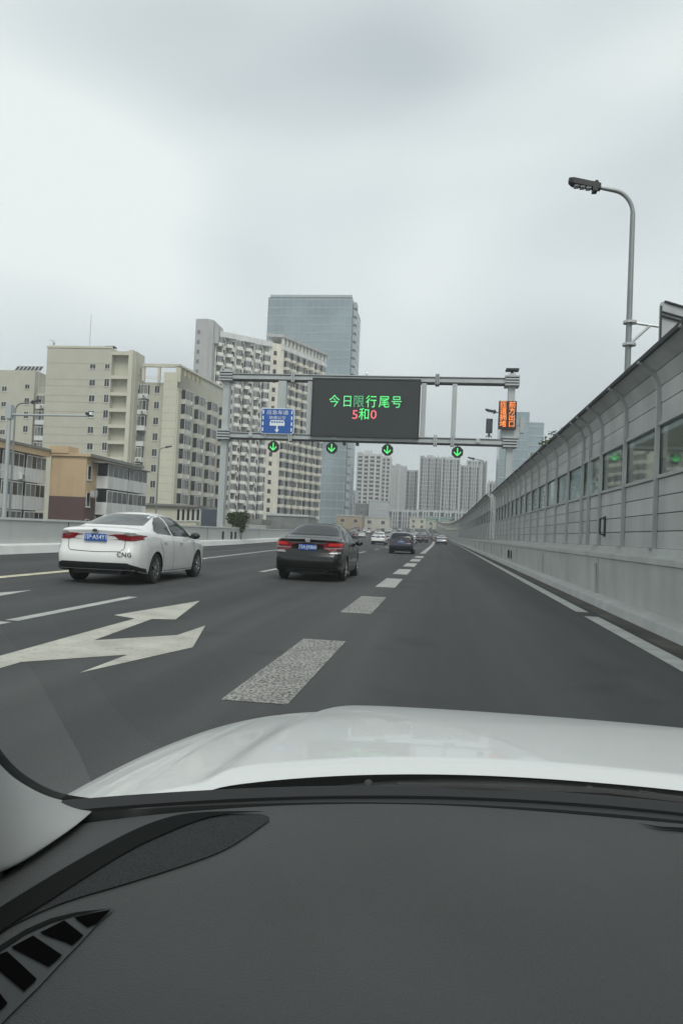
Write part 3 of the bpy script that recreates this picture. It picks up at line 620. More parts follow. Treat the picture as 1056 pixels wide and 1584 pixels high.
for i, (ya, yb) in enumerate(((549, 580), (586, 606.5), (612, 631.5), (637, 656.5), (662, 681.5), (687, 707), (712, 731))):
    za, zb_ = atY(185, ya, Yd).z, atY(185, yb, Yd).z; x0, x1 = B1.x+.15, atY(197, 600, Yd).x
    q = MB(); q.box(x0-.14, x1, Yd-.05, Yd+1.3, za, atY(185, ya-5, Yd).z); q.build('loggia_frame', M_beige2, D)
q = MB(); q.box(A.x-.1, B1.x+.1, Yd-.12, Yd-.002, Bz-.1, Bz+.3); q.box(A.x-.1, A.x+.1, Yd, Yd+5.5, Bz+.001, Bz+.3); q.build('parapet', M_beige2, D)
sideF = Facade((Bt.x, Yd+1.3), (Bt.x, Yd+5.5))
for i, py in enumerate(rows[:7]):
    z = atY(210, py, Yd).z-.6; window(sideF, 2.2, z, .9, 1.3, D)
p0 = atY(139, 534, Yd+3); q = MB(); q.tube([(p0.x, Yd+3, Bz), (p0.x, Yd+3, atY(141, 486, Yd+3).z)], .06, 6); tag(q.build('roof_aerial', M_post), 'slender rooftop aerial mast on the tall beige block', 'aerial')
p0 = atY(83, 530, Yd+1); q = MB(); q.tube([(p0.x, Yd+1, Bz), (p0.x, Yd+1, Bz+1.6)], .08, 6); q.tube([(p0.x+.3, Yd+1, Bz+1.2), (p0.x-.9, Yd+1, Bz+1.75)], .07, 6); q.ell((p0.x+.15, Yd+1, Bz+1.0), .25, .25, .3)
tag(q.build('antenna', M_tgrey), 'short bent antenna at the left roof corner of the tall beige block', 'antenna')
q = MB(); p0 = atY(171, 537, Yd+1); q.prism([(p0.x-.9, Yd+.6), (p0.x+.9, Yd+.6), (p0.x+.9, Yd+2), (p0.x-.9, Yd+2)], Bz+.3, Bz+.55); tag(q.build('roof_hatch', M_dark), 'flat dark hatch cover lying on the tall beige roof', 'hatch')

# --- C : block at far left
Yc = 146.; A = atY(-12, 572, Yc); B = atY(55, 575, Yc); 
Cb = empty('apartment_block', (A.x, Yc, -8), 0, 'beige block at the far left with a rack of solar heaters on its roof', 'building')
prism_b('wall', [(A.x, Yc), (B.x, Yc), (B.x, Yc+14), (A.x, Yc+14)], -8, A.z, M_beige, Cb)
fcc = Facade((A.x, Yc), (B.x, Yc))
Bb = atY(73, 610, Yc); prism_b('wall', [(B.x+.002, Yc+1.2), (Bb.x+2, Yc+1.2), (Bb.x+2, Yc+14), (B.x+.002, Yc+14)], -8, atY(60, 606, Yc).z, M_beige2, Cb)
for i, py in enumerate((601, 625, 646.5, 668)):
    p_ = atY(7.5-i*1.0, py, Yc); window(fcc, p_.x-A.x, p_.z-.6, 1.15, 1.1, Cb)
    p_ = atY(43-i*1.0, py-4.5, Yc); window(fcc, p_.x-A.x, p_.z-.7, 1.1, 1.0 if i == 0 else 1.4, Cb)
fc2 = Facade((B.x, Yc+1.2), (Bb.x+2, Yc+1.2))
repeat('balcony', [balc_mb(2.0, 2.9, 1.0, v) for v in range(3)], BM, Cb, [(fc2, 1.35, atY(60, 632+24.5*i, Yc).z, i % 3) for i in range(4)])
q = MB(); bz = atY(60, 606, Yc).z
for k in range(4): q.tube([(B.x+.2+k*.8, Yc+1.3, bz), (B.x+.2+k*.8, Yc+1.3, bz+1.1)], .03, 5)
q.tube([(B.x, Yc+1.3, bz+1.1), (B.x+2.8, Yc+1.3, bz+1.1)], .035, 5); q.tube([(B.x, Yc+1.3, bz+.6), (B.x+2.8, Yc+1.3, bz+.6)], .03, 5)
q.tube([(B.x+.1, Yc+1.3, bz+1.1), (B.x+.1, Yc+1.3, A.z+.5)], .05, 5); q.build('roof_railing', M_frame, Cb)
hr = empty('solar_heater_rack', (atY(36, 572, Yc).x, Yc+2, A.z), 0, 'row of tilted solar water heaters on the far-left beige roof', 'solar heater')
for k in range(7):
    X = atY(19+6*k, 572, Yc).x; q = MB(); q.tube([(X-.35, Yc+2.6, A.z+1.45), (X+.35, Yc+2.6, A.z+1.45)], .22, 8); q.build('tank', M_sw, hr)
    q = MB(); q.beam((X, Yc+1.4, A.z+.2), (X, Yc+2.5, A.z+1.25), .62, .06); q.build('collector', M_dark, hr)
q = MB(); q.tube([(atY(16, 572, Yc).x, Yc+1.2, A.z+.2), (atY(60, 572, Yc).x, Yc+1.2, A.z+.2)], .04, 5)
for k in range(8): X = atY(16+6*k, 572, Yc).x; q.tube([(X, Yc+1.3, A.z), (X, Yc+2.6, A.z+1.6)], .035, 5); q.tube([(X, Yc+2.6, A.z), (X, Yc+2.6, A.z+1.6)], .035, 5)
q.build('frame', M_frame, hr)

# --- E : beige slab block with receding balcony facade
Ye = 143.; tl = atY(276, 563, Ye); Ze = tl.z; A = atY(212, 590, Ye); Cn = (tl.x, Ye); zf = atY(250, 590, Ye).z
Ef = atY(352, 602, Ye+30); r_ = ray(350, 602); t_ = (Ze-CH)/r_.z; Far = (r_.x*t_, r_.y*t_)
E_ = empty('apartment_block', (A.x, Ye, -8), 0, 'cream slab block with an open roof frame and a long receding side of balconies', 'building')
pil = atY(253, 600, Ye).x; inw = Vector((Far[0]-Cn[0], Far[1]-Cn[1], 0)).normalized()
prism_b('wall', [(pil, Ye), Cn, Far, (Far[0]-12, Far[1]), (pil, Ye+10)], -8, atY(265, 576, Ye).z, M_beige2, E_)
prism_b('wall', [(A.x, Ye+1.2), (pil-.002, Ye+1.2), (pil-.002, Ye+14), (A.x, Ye+14)], -8, zf, M_beige, E_)
ff = Facade((A.x, Ye+1.2), (pil, Ye+1.2))
for i in range(9):
    py = 602.5+24.4*i
    p_ = atY(243.5-i*1.15, py, Ye+1.2); window(ff, p_.x-A.x, p_.z-.75, 1.1, 1.5, E_)
repeat('balcony', [balc_mb(2.3, 2.95, 1.1, v, v == 1) for v in range(4)], BM, E_, [(ff, atY(223-i*1.15, 610, Ye+1.2).x-A.x, atY(222, 618+24.4*i, Ye+1.2).z, (i*3) % 4) for i in range(8)])
bands(Facade((pil, Ye), Cn), tl.x-pil, [atY(265, 590+12.2*i, Ye).z for i in range(18)], E_, mat('course_dark2', (.36, .34, .25), .85), .06, .012)  # thin courses, darker than the cream end wall
q = MB()                                                   # open frame on the roof
for px in (221, 245, 276): X = atY(px, 590, Ye).x; q.box(X-.25, X+.25, Ye+.1, Ye+.6, zf+.001, Ze-.6)
X0_, X1_ = atY(219, 590, Ye).x, tl.x+.1
q.box(X0_, X1_, Ye, Ye+.7, Ze-.6, Ze)
for zz in (zf+.9, zf+.55): q.tube([(X0_, Ye+.3, zz), (X1_, Ye+.3, zz)], .04, 5)
q.build('roof_frame', M_beige2, E_)
fe = Facade(Cn, Far); Lf = fe.L
q = MB(); q.merge(MB().box(0, Lf, 0, .4, zf-1.2, Ze-.4), fe.M(0, 0)); q.merge(MB().box(-.15, Lf+.1, -.35, .5, Ze-.4, Ze), fe.M(0, 0)); q.merge(MB().box(0, Lf, -.14, -.002, zf-1.5, zf-1.2), fe.M(0, 0)); q.build('parapet', M_beige2, E_)
q = MB()
for k in range(5):
    u = 2.2+k*2.1; rr = random.Random(k)
    for j in range(4): q.merge(MB().box(u-.5, u+.55, -.1, -.002, Ze-1.55+.38*j, Ze-1.45+.38*j), fe.M(0, 0))
    q.merge(MB().box(u-.1+rr.uniform(-.2, .2), u+.02, -.104, -.002, Ze-1.65, Ze-.5), fe.M(0, 0))
q.build('gold_roof_letters', mat('gold_letters', (.42, .30, .09), .5), E_)
cols = [2.3, 7.8, 13.6, 19.3]; sc_ = Lf/22.
pl = []
for ci, u in enumerate(cols):
    for i in range(12):
        pl.append((fe, u*sc_+.9, zf-4.0-2.93*i, random.randrange(6)))
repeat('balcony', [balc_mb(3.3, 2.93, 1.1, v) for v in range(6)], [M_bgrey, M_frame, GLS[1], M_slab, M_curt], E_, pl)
for ci, u in enumerate(cols):
    for i in range(12):
        if (u+2.9)*sc_+.8 < Lf: window(fe, (u+2.9)*sc_+.6, zf-3.0-2.93*i, .9, 1.5, E_, 1)
q = MB()
for u in (.15, 5.1, 10.8, 16.6): q.merge(MB().box(u*sc_, u*sc_+.35, -.25, -.002, -8, zf-1.6), fe.M(0, 0))
q.build('pilaster', M_beige2, E_)
# podium in front of E
Yp = 104.; A = atY(246, 778, Yp); B = atY(305, 778, Yp)
Pd = empty('podium_building', (A.x, Yp, -8), 0, 'low cream podium building with dark openings right of the white sedan roof', 'building')
prism_b('wall', [(A.x-6, Yp), (B.x, Yp), (B.x+1, Yp+14), (A.x-6, Yp+14)], -8, A.z-.4, M_beige2, Pd)
q = MB(); q.box(A.x-6.3, B.x+.3, Yp-.5, Yp+14, A.z-.398, A.z-.1); q.build('roof', M_slab, Pd)
fp = Facade((A.x, Yp), (B.x, Yp))
for k in range(5): p_ = atY(276+7.6*k, 798, Yp); window(fp, p_.x-A.x, p_.z-.7, .52, 1.7, Pd, 1, 0)
Bl = atY(312, 787, 96.); Br = atY(344, 790, 96.)
q = MB(); q.box(Bl.x, Br.x, 96., 96.4, -8, Bl.z); tag(q.build('site_hoarding', mat('hoarding_blue', (.055, .075, .10), .6)), 'dark slate-blue hoarding panel between podium and left gantry post', 'hoarding')

# --- A and B : low blocks behind the barrier at left
def lowblock():
    xg = atY(77, 740, 79).x; XA, XB = xg-1.2, atY(133, 740, 79).x; YE = onx(213, 760, XB); zr = atY(133, 702, 79).z+.4
    a_ = empty('apartment_house', (XA, 50, -8), 0, 'low white-balconied apartment house with orange eaves at the left edge', 'building')
    q = MB(); q.box(XA-9, XA, 30, 78.6, -8, zr-1.0); q.build('wall', M_bgrey, a_)
    q = MB(); q.box(XA-9.5, XA+1.3, 29.5, 78.7, zr-.95, zr-.15); q.build('roof', M_orange, a_)
    q = MB(); q.box(XA+1.301, XA+1.42, 29.5, 78.7, zr-.3, zr-.05); q.build('gutter', M_slab, a_)
    fa = Facade((XA, 30), (XA, 78.6)); fa = Facade((XA, 30), (XA, 78.6))
    vs_ = [balc_mb(3.9, 2.9, 1.1, v+1, ph=1.45) for v in range(4)]
    pl = []
    for i in range(5):
        for k in range(11): pl.append((fa, 2.4+4.4*k, zr-.95-2.93-2.93*i, (i+k*2) % 4))
    repeat('balcony', vs_, [M_bw, M_frame, GLS[1], M_slab, M_curt], a_, pl)
    b_ = empty('apartment_house', (XB, 79, -8), 0, 'orange and brown gabled-end apartment house with white balconies behind the white sedan', 'building')
    q = MB(); q.box(xg+.05, XB, 79, YE, -8, zr-5.1); q.build('lower_wall', M_brown, b_)
    q = MB(); q.box(xg+.05, XB-.001, 79.03, YE, zr-5.098, zr-.7); q.build('wall', M_orange, b_)
    q = MB(); q.box(xg-.1, XB+.5, 78.8, YE+.4, zr-.7, zr-.42); q.box(xg, xg+2.2, 78.7, 81, zr-.418, zr+.35); q.m = 1; q.box(XB+.501, XB+.56, 78.8, YE+.4, zr-.72, zr-.38); q.build('roof', [M_orange, M_slab], b_)
    fb = Facade((XB, 79), (XB, YE)); pl = []
    for i in range(4):
        for k, u in enumerate((fb.L*f_ for f_ in (.37, .78))): pl.append((fb, u, zr-1.05-2.93-2.93*i, (i+k) % 3))
    repeat('balcony', [balc_mb(min(5.6, (YE-79)*.38), 2.85, 1.35, v+1, ph=1.4) for v in range(3)], [M_bw, M_frame, GLS[0], M_slab, GLS[1]], b_, pl)
    for i in range(3): window(fb, .75, zr-3.2-2.93*i, .9, 1.6, b_, 1, 0)
    q = MB(); q.merge(MB().box(1.2, fb.L-.3, -1.7, -.002, zr-1.2, zr-1.05), fb.M(0, 0)); q.build('canopy', M_slab, b_)
    for k in range(3):
        q = MB(); q.merge(MB().box(.6+6.2*k, 1.5+6.2*k, -.75, -.3, zr-5.0, zr-4.35), fb.M(0, 0)); q.build('air_conditioner', M_ac, b_)
lowblock()

# --- F : tall residential tower, two wings and a blank concrete core
def towerF():
    za = atY(333, 513, 225).z
    r1 = ray(420, 531); t1 = (za-CH)/r1.z; F1 = (r1.x*t1, r1.y*t1)
    F0 = (atY(333, 513, 225).x, 225.)
    r2 = ray(437, 534); t2 = (za-CH)/r2.z; F2 = (r2.x*t2, r2.y*t2)
    r3 = ray(502, 561); t3 = (za-CH)/r3.z; F3 = (r3.x*t3, r3.y*t3)
    t = empty('residential_tower', (F1[0], F1[1], -8), 0, 'tall white and cream residential tower crowded with balconies behind the gantry', 'building')
    prism_b('wall', [F0, F1, (F1[0]-6, F1[1]+14), (F0[0]-6, F0[1]+14)], -8, za, M_tw, t)
    prism_b('wall', [(F1[0]+.02, F1[1]), F2, F3, (F3[0]-4, F3[1]+12), (F1[0]+.02, F1[1]+30)], -8, za+.2, M_tcream, t)
    # crown over the second wing
    crz = atY(440, 518, F2[1]).z
    cpoly = [(F1[0]-1.6, F1[1]+.5), (F2[0]+.6, F2[1]-.8), (F3[0]+1.0, F3[1]-.6), (F3[0], F3[1]+4), (F2[0]-4, F2[1]+12)]
    prism_b('x', cpoly, crz-1.0, crz, M_tgrey, t, 'crown')
    f2 = Facade(F2, F3); q = MB()
    n = 12
    for k in range(n+1): u = f2.L*k/n; q.merge(MB().box(u-.22, u+.22, -.5, .0, za+.2, crz-1.0), f2.M(0, 0))
    q.merge(MB().box(0, f2.L, .4, .6, za+.2, crz-1.0), f2.M(0, 0)); q.build('crown_colonnade', M_tw, t)
    q = MB(); q.merge(MB().box(-.3, f2.L+.2, -.7, -.002, za-1.6, za-.2), f2.M(0, 0)); f1 = Facade(F0, F1)
    q.merge(MB().box(-.1, f1.L, -.8, -.002, za-1.3, za+.35), f1.M(0, 0)); q.build('roof_band', M_bw, t)
    # core slab
    c0, c1, c2 = atY(303, 497, 221), atY(318, 490, 219), atY(333, 493, 223); zc = atY(318, 489, 220).z
    prism_b('x', [(c0.x, 221), (c2.x-1.8, 220.5), (c2.x-.1, 222), (c2.x-.1, 232), (c0.x, 234)], -8, zc-.6, M_tgrey, t, 'concrete_core')
    q = MB(); q.box(c2.x-.099, c2.x+1.1, 223.2, 231, za-4, zc-2.2); q.build('core_step', M_tgrey, t)
    fh = Facade((c0.x, 221), (c2.x-1.8, 220.5)); pl0 = [(fh, 1.2, zc-5-2.95*i, 0) for i in range(18)]
    repeat('window', [win_mb(.8, 1.0).merge(pane_mb(.8, 1.0), Matrix())], [M_slab], t, pl0, 18)
    # bays
    fl = 2.95; nf = int((za+8)/fl)
    mats = [M_tw, M_frame, GLS[1], M_slab, M_curt]
    var1 = [balc_mb(2.0, 2.95, 1.5, v, v % 3 == 1) for v in range(6)]; pl = []
    for i in range(nf):
        for k, u in enumerate((.075, .235, .40, .565, .73, .90)):
            z = za-1.4-fl*(i+1)
            if z > -7: pl.append((f1, u*f1.L, z, random.randrange(6)))
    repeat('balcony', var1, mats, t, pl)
    pl = []
    var2 = [balc_mb(2.1, 2.95, 1.3, v, v % 3 == 1) for v in range(6)]
    for i in range(nf):
        for u in (.08, .22, .36, .50, .64, .78, .92):
            z = za-1.9-fl*(i+1)
            if z > -7: pl.append((f2, u*f2.L, z, random.randrange(6)))
    repeat('bay_window', var2, [M_tcream, M_frame, GLS[1], M_slab, M_curt], t, pl)
    q = MB(); wv = MB()
    for i in range(nf):
        z = za-1.6-fl*(i+1)+.9
        for u in (.155, .318, .483, .648, .815): wv.merge(MB().box(u*f1.L-.5, u*f1.L+.5, -.03, .0, z, z+1.55), f1.M(0, 0))
        for u in (.15, .29, .43, .57, .71, .85): wv.merge(MB().box(u*f2.L-.4, u*f2.L+.4, -.03, .0, z, z+1.5), f2.M(0, 0))
        fm_ = Facade(F1, F2)
        wv.merge(MB().box(.9, 2.0, -.03, 0, z, z+1.4), fm_.M(0, 0))
    o = wv.build('window', GLS[0], t); o['kind'] = 'stuff'
    q = MB()
    for u in (.0, .155-.045, .318+.03, .483-.045, .648+.03, .815-.045): q.merge(MB().box(u*f1.L, u*f1.L+.22, -1.0, -.002, -8, za-1.4), f1.M(0, 0))
    for u in (.0, .15, .43, .71, .985): q.merge(MB().box(u*f2.L-.12, u*f2.L+.12, -.6, -.002, -8, za-1.7), f2.M(0, 0))
    q.build('pilaster', M_tw, t)
towerF()

# --- glass towers
def glass_tower(name, label, A, B, z1, depth, gm, fm, floor=4.2, mull=3.0, side=None):
    t = empty(name, (A[0], A[1], -8), 0, label, 'building'); f = Facade(A, B)
    back = f.inn*depth; poly = [A, B, (B[0]+back.x, B[1]+back.y), (A[0]+back.x, A[1]+back.y)]
    prism_b('x', poly, -8, z1, gm, t, 'glass_wall')
    q = MB(); z = -4
    fs_ = [f, Facade(B, (B[0]+back.x, B[1]+back.y))]
    while z < z1:
        for g_ in fs_: q.merge(MB().box(0, g_.L, -.12, -.002, z, z+.35), g_.M(0, 0))
        z += floor
    q.build('spandrel', fm, t); q = MB()
    for g_ in fs_:
        n = int(g_.L/mull)
        for k in range(n+1): u = g_.L*k/n; q.merge(MB().box(u-.07, u+.07, -.2, -.122, -8, z1), g_.M(0, 0))
    q.build('mullion', fm, t); return t, f
M_gl1 = mat('curtain_wall_blue', (.24, .31, .34), .12, .3, var=.25, scale=.06, spec=.9); M_gl2 = mat('curtain_wall_pale', (.24, .31, .34), .15, .3, var=.2, scale=.05, spec=.9)
M_sp = mat('spandrel_blue', (.36, .43, .45), .4); M_sp2 = mat('spandrel_pale', (.36, .41, .43), .4)
a = atY(415, 470, 380); b = atY(545, 460, 380)
zt = atY(480, 460, 380).z
tG, fG = glass_tower('glass_office_tower', 'tall blue glass office tower behind the cream residential tower', (a.x, 380.), (b.x, 380.), zt, 38, M_gl1, M_sp, 4.2, 3.2)
q = MB(); q.box(a.x+1, b.x-.2, 379.6, 381, zt, zt+1.2); q.build('crown', M_sp2, tG)
b2 = atY(552.5, 470, 386)
q = MB()
for k in range(27): q.box(b.x+.3, b2.x, 384, 390, zt-4-4.2*k, zt-1.2-4.2*k)
q.build('side_fin', M_sp2, tG)
q = MB(); rr = random.Random(5)
for k in range(5): u = rr.uniform(2, 36); z = rr.uniform(15, 70); q.box(a.x+u, a.x+u+3, 379.78, 379.86, z, z+2)
a = atY(786, 638, 300); b = atY(818, 640, 300); c = atY(840, 655, 304)
tI, _ = glass_tower('glass_tower_block', 'pale stepped glass tower rising above the noise wall right of the gantry', (a.x-3, 300.), (b.x, 300.), a.z, 14, M_gl2, M_sp2, 3.6, 2.4)
q = MB(); q.box(b.x+.002, c.x, 302, 316, -8, c.z); q.build('lower_wing', M_gl2, tI)
q = MB()
for k in range(14): q.box(b.x+.004, c.x+.1, 301.88, 301.998, c.z-2-3.6*k, c.z-1.2-3.6*k)
q.build('wing_spandrel', M_sp2, tI)

rb = empty('apartment_block', (24, 75, -8), 0, 'beige apartment block seen dimly through the noise wall glass', 'building')
q = MB(); q.box(24, 38, 22, 125, -8, 14); q.build('wall', M_beige2, rb); fr = Facade((24, 125), (24, 22))
repeat('window', [MB().box(-1.1, 1.1, -.06, 0, 0, 1.6)], [GLS[0]], rb, [(fr, 3+4.6*k, -5.5+3*i, 0) for i in range(6) for k in range(22)])
# --- distant towers: ribs and floor balconies
def far_tower(label, px0, px1, pyt, Y, m_, dep=18, nr=6, floor=3.0, mats=None, crown=0, seed=1, dark=None, vert=True):
    rr = random.Random(seed); a = atY(px0, pyt, Y); b = atY(px1, pyt, Y); z1 = (a.z+b.z)/2; w = b.x-a.x
    t = empty('distant_tower', (a.x, Y, -8), 0, label, 'building', 'towers on the skyline')
    q = MB(); q.box(a.x, b.x, Y, Y+dep, -8, z1); q.build('wall', m_, t)
    bw = w/nr; f = Facade((a.x, Y), (b.x, Y)); pl = []
    win = MB(); win.m = 1; win.box(-bw*.34, bw*.34, -.06, 0, .9, 2.4); win.m = 0; win.box(-bw*.36, bw*.36, -.9, 0, 0, .85)
    win2 = MB(); win2.m = 1; win2.box(-bw*.3, bw*.3, -.05, 0, .7, 2.5); win2.m = 0; win2.box(-bw*.36, bw*.36, -.1, 0, 0, .3)
    if vert:
        win = MB(); win.m = 1; win.box(-bw*.30, bw*.30, -.06, 0, .35, 3.0); win.m = 0; win.box(-bw*.30, bw*.30, -.25, 0, 0, .35)
        win2 = MB(); win2.m = 1; win2.box(-bw*.36, -bw*.12, -.05, 0, .3, 2.8); win2.box(bw*.12, bw*.36, -.05, 0, .3, 2.8); win2.m = 0; win2.box(-bw*.10, bw*.10, -.9, 0, 0, 3.0)
    nf = int((z1+4)/floor)
    for i in range(nf):
        for k in range(nr): pl.append((f, bw*(k+.5), z1-1.2-floor*(i+1), k % 2))
    repeat('window_bay', [win, win2], mats or [m_, dark or GLS[0]], t, pl, 60)
    q = MB()
    for k in range(nr+1): q.box(a.x+bw*k-.35, a.x+bw*k+.35, Y-1.3, Y-.002, -8, z1+rr.uniform(0, 1.5))
    q.build('rib', m_, t)
    if crown: q = MB(); q.box(a.x+w*.3, a.x+w*.6, Y+1, Y+8, z1, z1+crown); q.box(a.x, a.x+w*.15, Y-.5, Y+6, z1, z1+crown*.5); q.build('crown', m_, t)
    return t
M_f1 = mat('far_white', (.58, .595, .58), .8, var=.05, scale=.1); M_f2 = mat('far_grey', (.46, .49, .495), .8, var=.08, scale=.1); M_f3 = mat('far_greygreen', (.50, .545, .545), .8, var=.06, scale=.1)
far_tower('white gridded skyline tower with a peaked crown right of the glass office tower', 553, 590, 702, 560, M_f1, nr=4, crown=2.5, seed=1, vert=False)
far_tower('narrow pale slab set against the white gridded skyline tower', 590.5, 604, 706, 575, M_f1, nr=2, seed=2, vert=False)
far_tower('shorter grey skyline tower with dark stripes beside the white gridded one', 604, 628, 721, 600, M_f2, nr=4, seed=3, dark=M_f1, crown=2)
far_tower('plain grey skyline slab left of the wide tower group', 628.5, 646, 727, 620, M_f3, nr=3, seed=4)
far_tower('wide grey skyline tower, left one of the tall central pair', 650, 683, 707, 600, M_f2, nr=6, seed=5, crown=1.5, mats=[M_f1, M_glassdark])
far_tower('wide grey skyline tower, right one of the tall central pair', 684, 711, 709, 590, M_f3, nr=5, seed=6, crown=1.5, mats=[M_f1, M_glassdark])
far_tower('lower striped skyline tower under the distant street lamp', 712, 742, 720, 600, M_f2, nr=5, seed=7, mats=[M_f1, M_glassdark])
far_tower('faint farthest skyline tower near the right gantry post', 722, 753, 712, 760, M_f3, nr=4, seed=8)
far_tower('dull narrow block between the glass office tower and white skyline tower', 538, 550, 758, 500, M_f2, nr=2, seed=9)
far_tower('dim stepped block just left of the noise wall gap', 756, 766, 745, 420, M_f2, nr=2, seed=10)
far_tower('low grey-green row of flats below the tall central pair', 600, 645, 789, 520, M_f3, nr=6, seed=11, dep=25)
far_tower('low grey-green terrace block left of the far noise wall end', 646, 722, 790, 500, M_f3, nr=9, seed=12, dep=25)
def small_block(name, label, px0, px1, pyt, Y, m_, win=True, dep=14):
    a = atY(px0, pyt, Y); b = atY(px1, pyt, Y); t = empty(name, (a.x, Y, -8), 0, label, 'building')
    q = MB(); q.box(a.x, b.x, Y, Y+dep, -8, a.z); q.build('wall', m_, t)
    q = MB(); q.box(a.x-.2, b.x+.2, Y-.2, Y+dep, a.z+.001, a.z+.4); q.build('roof', M_f2, t)
    if win:
        f = Facade((a.x, Y), (b.x, Y)); n = max(1, int(f.L/4))
        for i in range(2):
            for k in range(n): window(f, (k+.5)*f.L/n, a.z-2.6-3*i, 1.6, 1.5, t)
    return t
tg = small_block('glass_pavilion', 'small bright white glass-fronted building below the gridded tower', 571, 600, 775, 420, mat('pavilion_white', (.5, .54, .55), .4), False)
q = MB(); a = atY(571, 775, 420); b = atY(600, 775, 420)
for k in range(8): X = a.x+(b.x-a.x)*k/7; q.box(X-.08, X+.08, 419.8, 419.99, -8, a.z)
for k in range(5): q.box(a.x, b.x, 419.85, 419.995, a.z-2.4*k-.3, a.z-2.4*k-.1)
q.build('glazing_bar', M_f2, tg)
small_block('office_block', 'dark grey box building left of the white glass pavilion', 549, 571, 779, 425, mat('far_dark', (.16, .18, .185), .7))
small_block('low_building', 'low tan building beyond the black sedan roof', 520, 560, 797.5, 300, mat('tan_wall', (.34, .28, .20), .8, streak=.2))
small_block('low_building', 'low grey-brown shed row right of the tan building', 561, 603, 800, 310, M_bgrey)
small_block('low_building', 'small cream building at the end of the road', 633, 659, 801, 440, M_beige2)
small_block('low_building', 'long pale low building at the road end beneath the green signs', 660, 705, 805, 460, M_beige)
small_block('station_shed', 'grey translucent shed with flat roof above the left barrier', 412, 476, 797, 150, mat('shed_grey', (.17, .18, .175), .6, var=.3, scale=.5), False, 10)
small_block('low_building', 'long pale platform roof left of the tan building', 385, 520, 808, 170, M_tgrey, False, 8)
q = MB(); q.prism([(atY(345, 800, 120).x, 120), (atY(405, 800, 120).x, 120), (atY(420, 800, 135).x, 135), (atY(345, 800, 135).x, 135)], atY(380, 806, 120).z-.4, atY(380, 802, 120).z)
tag(q.build('canopy_roof', M_slab), 'sloping dark canopy roof behind the hanging plant', 'canopy')
for k, (px, lb_) in enumerate(((668, 'small green direction sign left of the road end'), (690, 'small green direction sign right of the road end'))):
    a = atY(px, 803, 330); q = MB(); q.box(a.x-2.6, a.x+2.6, 330, 330.2, a.z-.95, a.z+.95); q.m = 1; q.box(a.x-2.3, a.x+2.3, 329.96, 329.999, a.z+.3, a.z+.6); q.box(a.x-2.3, a.x+1.5, 329.96, 329.999, a.z-.6, a.z-.3)
    q.m = 0; q.box(a.x-.15, a.x+.15, 330.01, 330.3, rz(330)-1, a.z-1.3); tag(q.build('direction_sign', [mat('sign_green', (.04, .19, .13), .5), M_f1]), lb_, 'road sign')

# ------------------------------------------------------------------ plants
M_leaf = mat('leaf_green', (.062, .088, .035), .7, var=.5, scale=1.4); M_bark = mat('bark', (.10, .08, .06), .9)
def leaf(m, p, s, rr, droop=0.):
    d = Vector((rr.uniform(-1, 1), rr.uniform(-1, 1), rr.uniform(-.7, .8)-droop)).normalized(); u = d.cross(Vector((rr.uniform(-1, 1), rr.uniform(-1, 1), rr.uniform(-1, 1)))).normalized()
    m.add([p-u*s*.3, p+d*s*.5-u*s*.22, p+d*s, p+d*s*.5+u*s*.22, p+u*s*.3], [(0, 1, 2, 3, 4)])
def bush(name, label, clumps, z0, n, s, seed=1, cat='tree', droop=0.):
    rr = random.Random(seed); c0 = clumps[0]; t = empty(name, (c0[0], c0[1], z0), 0, label, cat)
    q = MB(); tot = sum(c[3]**2 for c in clumps)
    for (x, y, z, r) in clumps:
        for k in range(int(n*r*r/tot)):
            v = Vector((rr.gauss(0, 1), rr.gauss(0, 1), rr.gauss(0, 1))).normalized()*r*rr.uniform(.35, 1.08)
            leaf(q, Vector((x, y, z))+v, s*rr.uniform(.6, 1.3), rr, droop)
    q.build('crown', M_leaf, t)
    q = MB(); q.tube([(c0[0], c0[1], z0), (c0[0]+.1, c0[1], c0[2])], [.16, .06], 8)
    for (x, y, z, r) in clumps[1:]: q.tube([(c0[0]+.05, c0[1], (z0+c0[2])/2), (x, y, z)], [.07, .02], 6)
    q.build('trunk', M_bark, t)
a = atY(369, 803, 61)
bush('leafy_shrub', 'drooping green shrub hanging over the left barrier beside the gantry post', [(a.x, 61, a.z, .62), (a.x-.6, 61.2, a.z+.1, .5), (a.x+.45, 60.8, a.z+.2, .5), (a.x+.3, 60.6, a.z-.6, .4)], -8, 1700, .2, 3, 'shrub', .5)
a = atY(833, 688, 42); b = atY(812, 712, 48)
bush('roadside_tree', 'green treetop poking above the noise wall right of the gantry', [(5.6, 40, a.z-.4, .9), (5.9, 38, a.z-.1, .6), (5.3, 44, a.z-1.1, .9), (5.2, 48, a.z-1.6, .8), (6.8, 40, a.z-1.4, 1.2)], -8, 3200, .17, 4)
for k, (x, y, r) in enumerate(((-30, 100, 2.2), (-24, 190, 2.5), (-33, 240, 3), (-45, 260, 3))):
    bush('roadside_tree', ['round green treetop behind the barrier near the podium building', 'treetop behind the barrier left of the black sedan', 'distant treetop left of the tan building', 'distant treetop near the platform roof'][k], [(x, y, [.2, 1.2, 3.0, 3.4][k]-r*.6, r), (x+r*.7, y, -1, r*.8), (x-r*.7, y+1, -.5, r*.8)], -8, 1500, .45, 9+k)

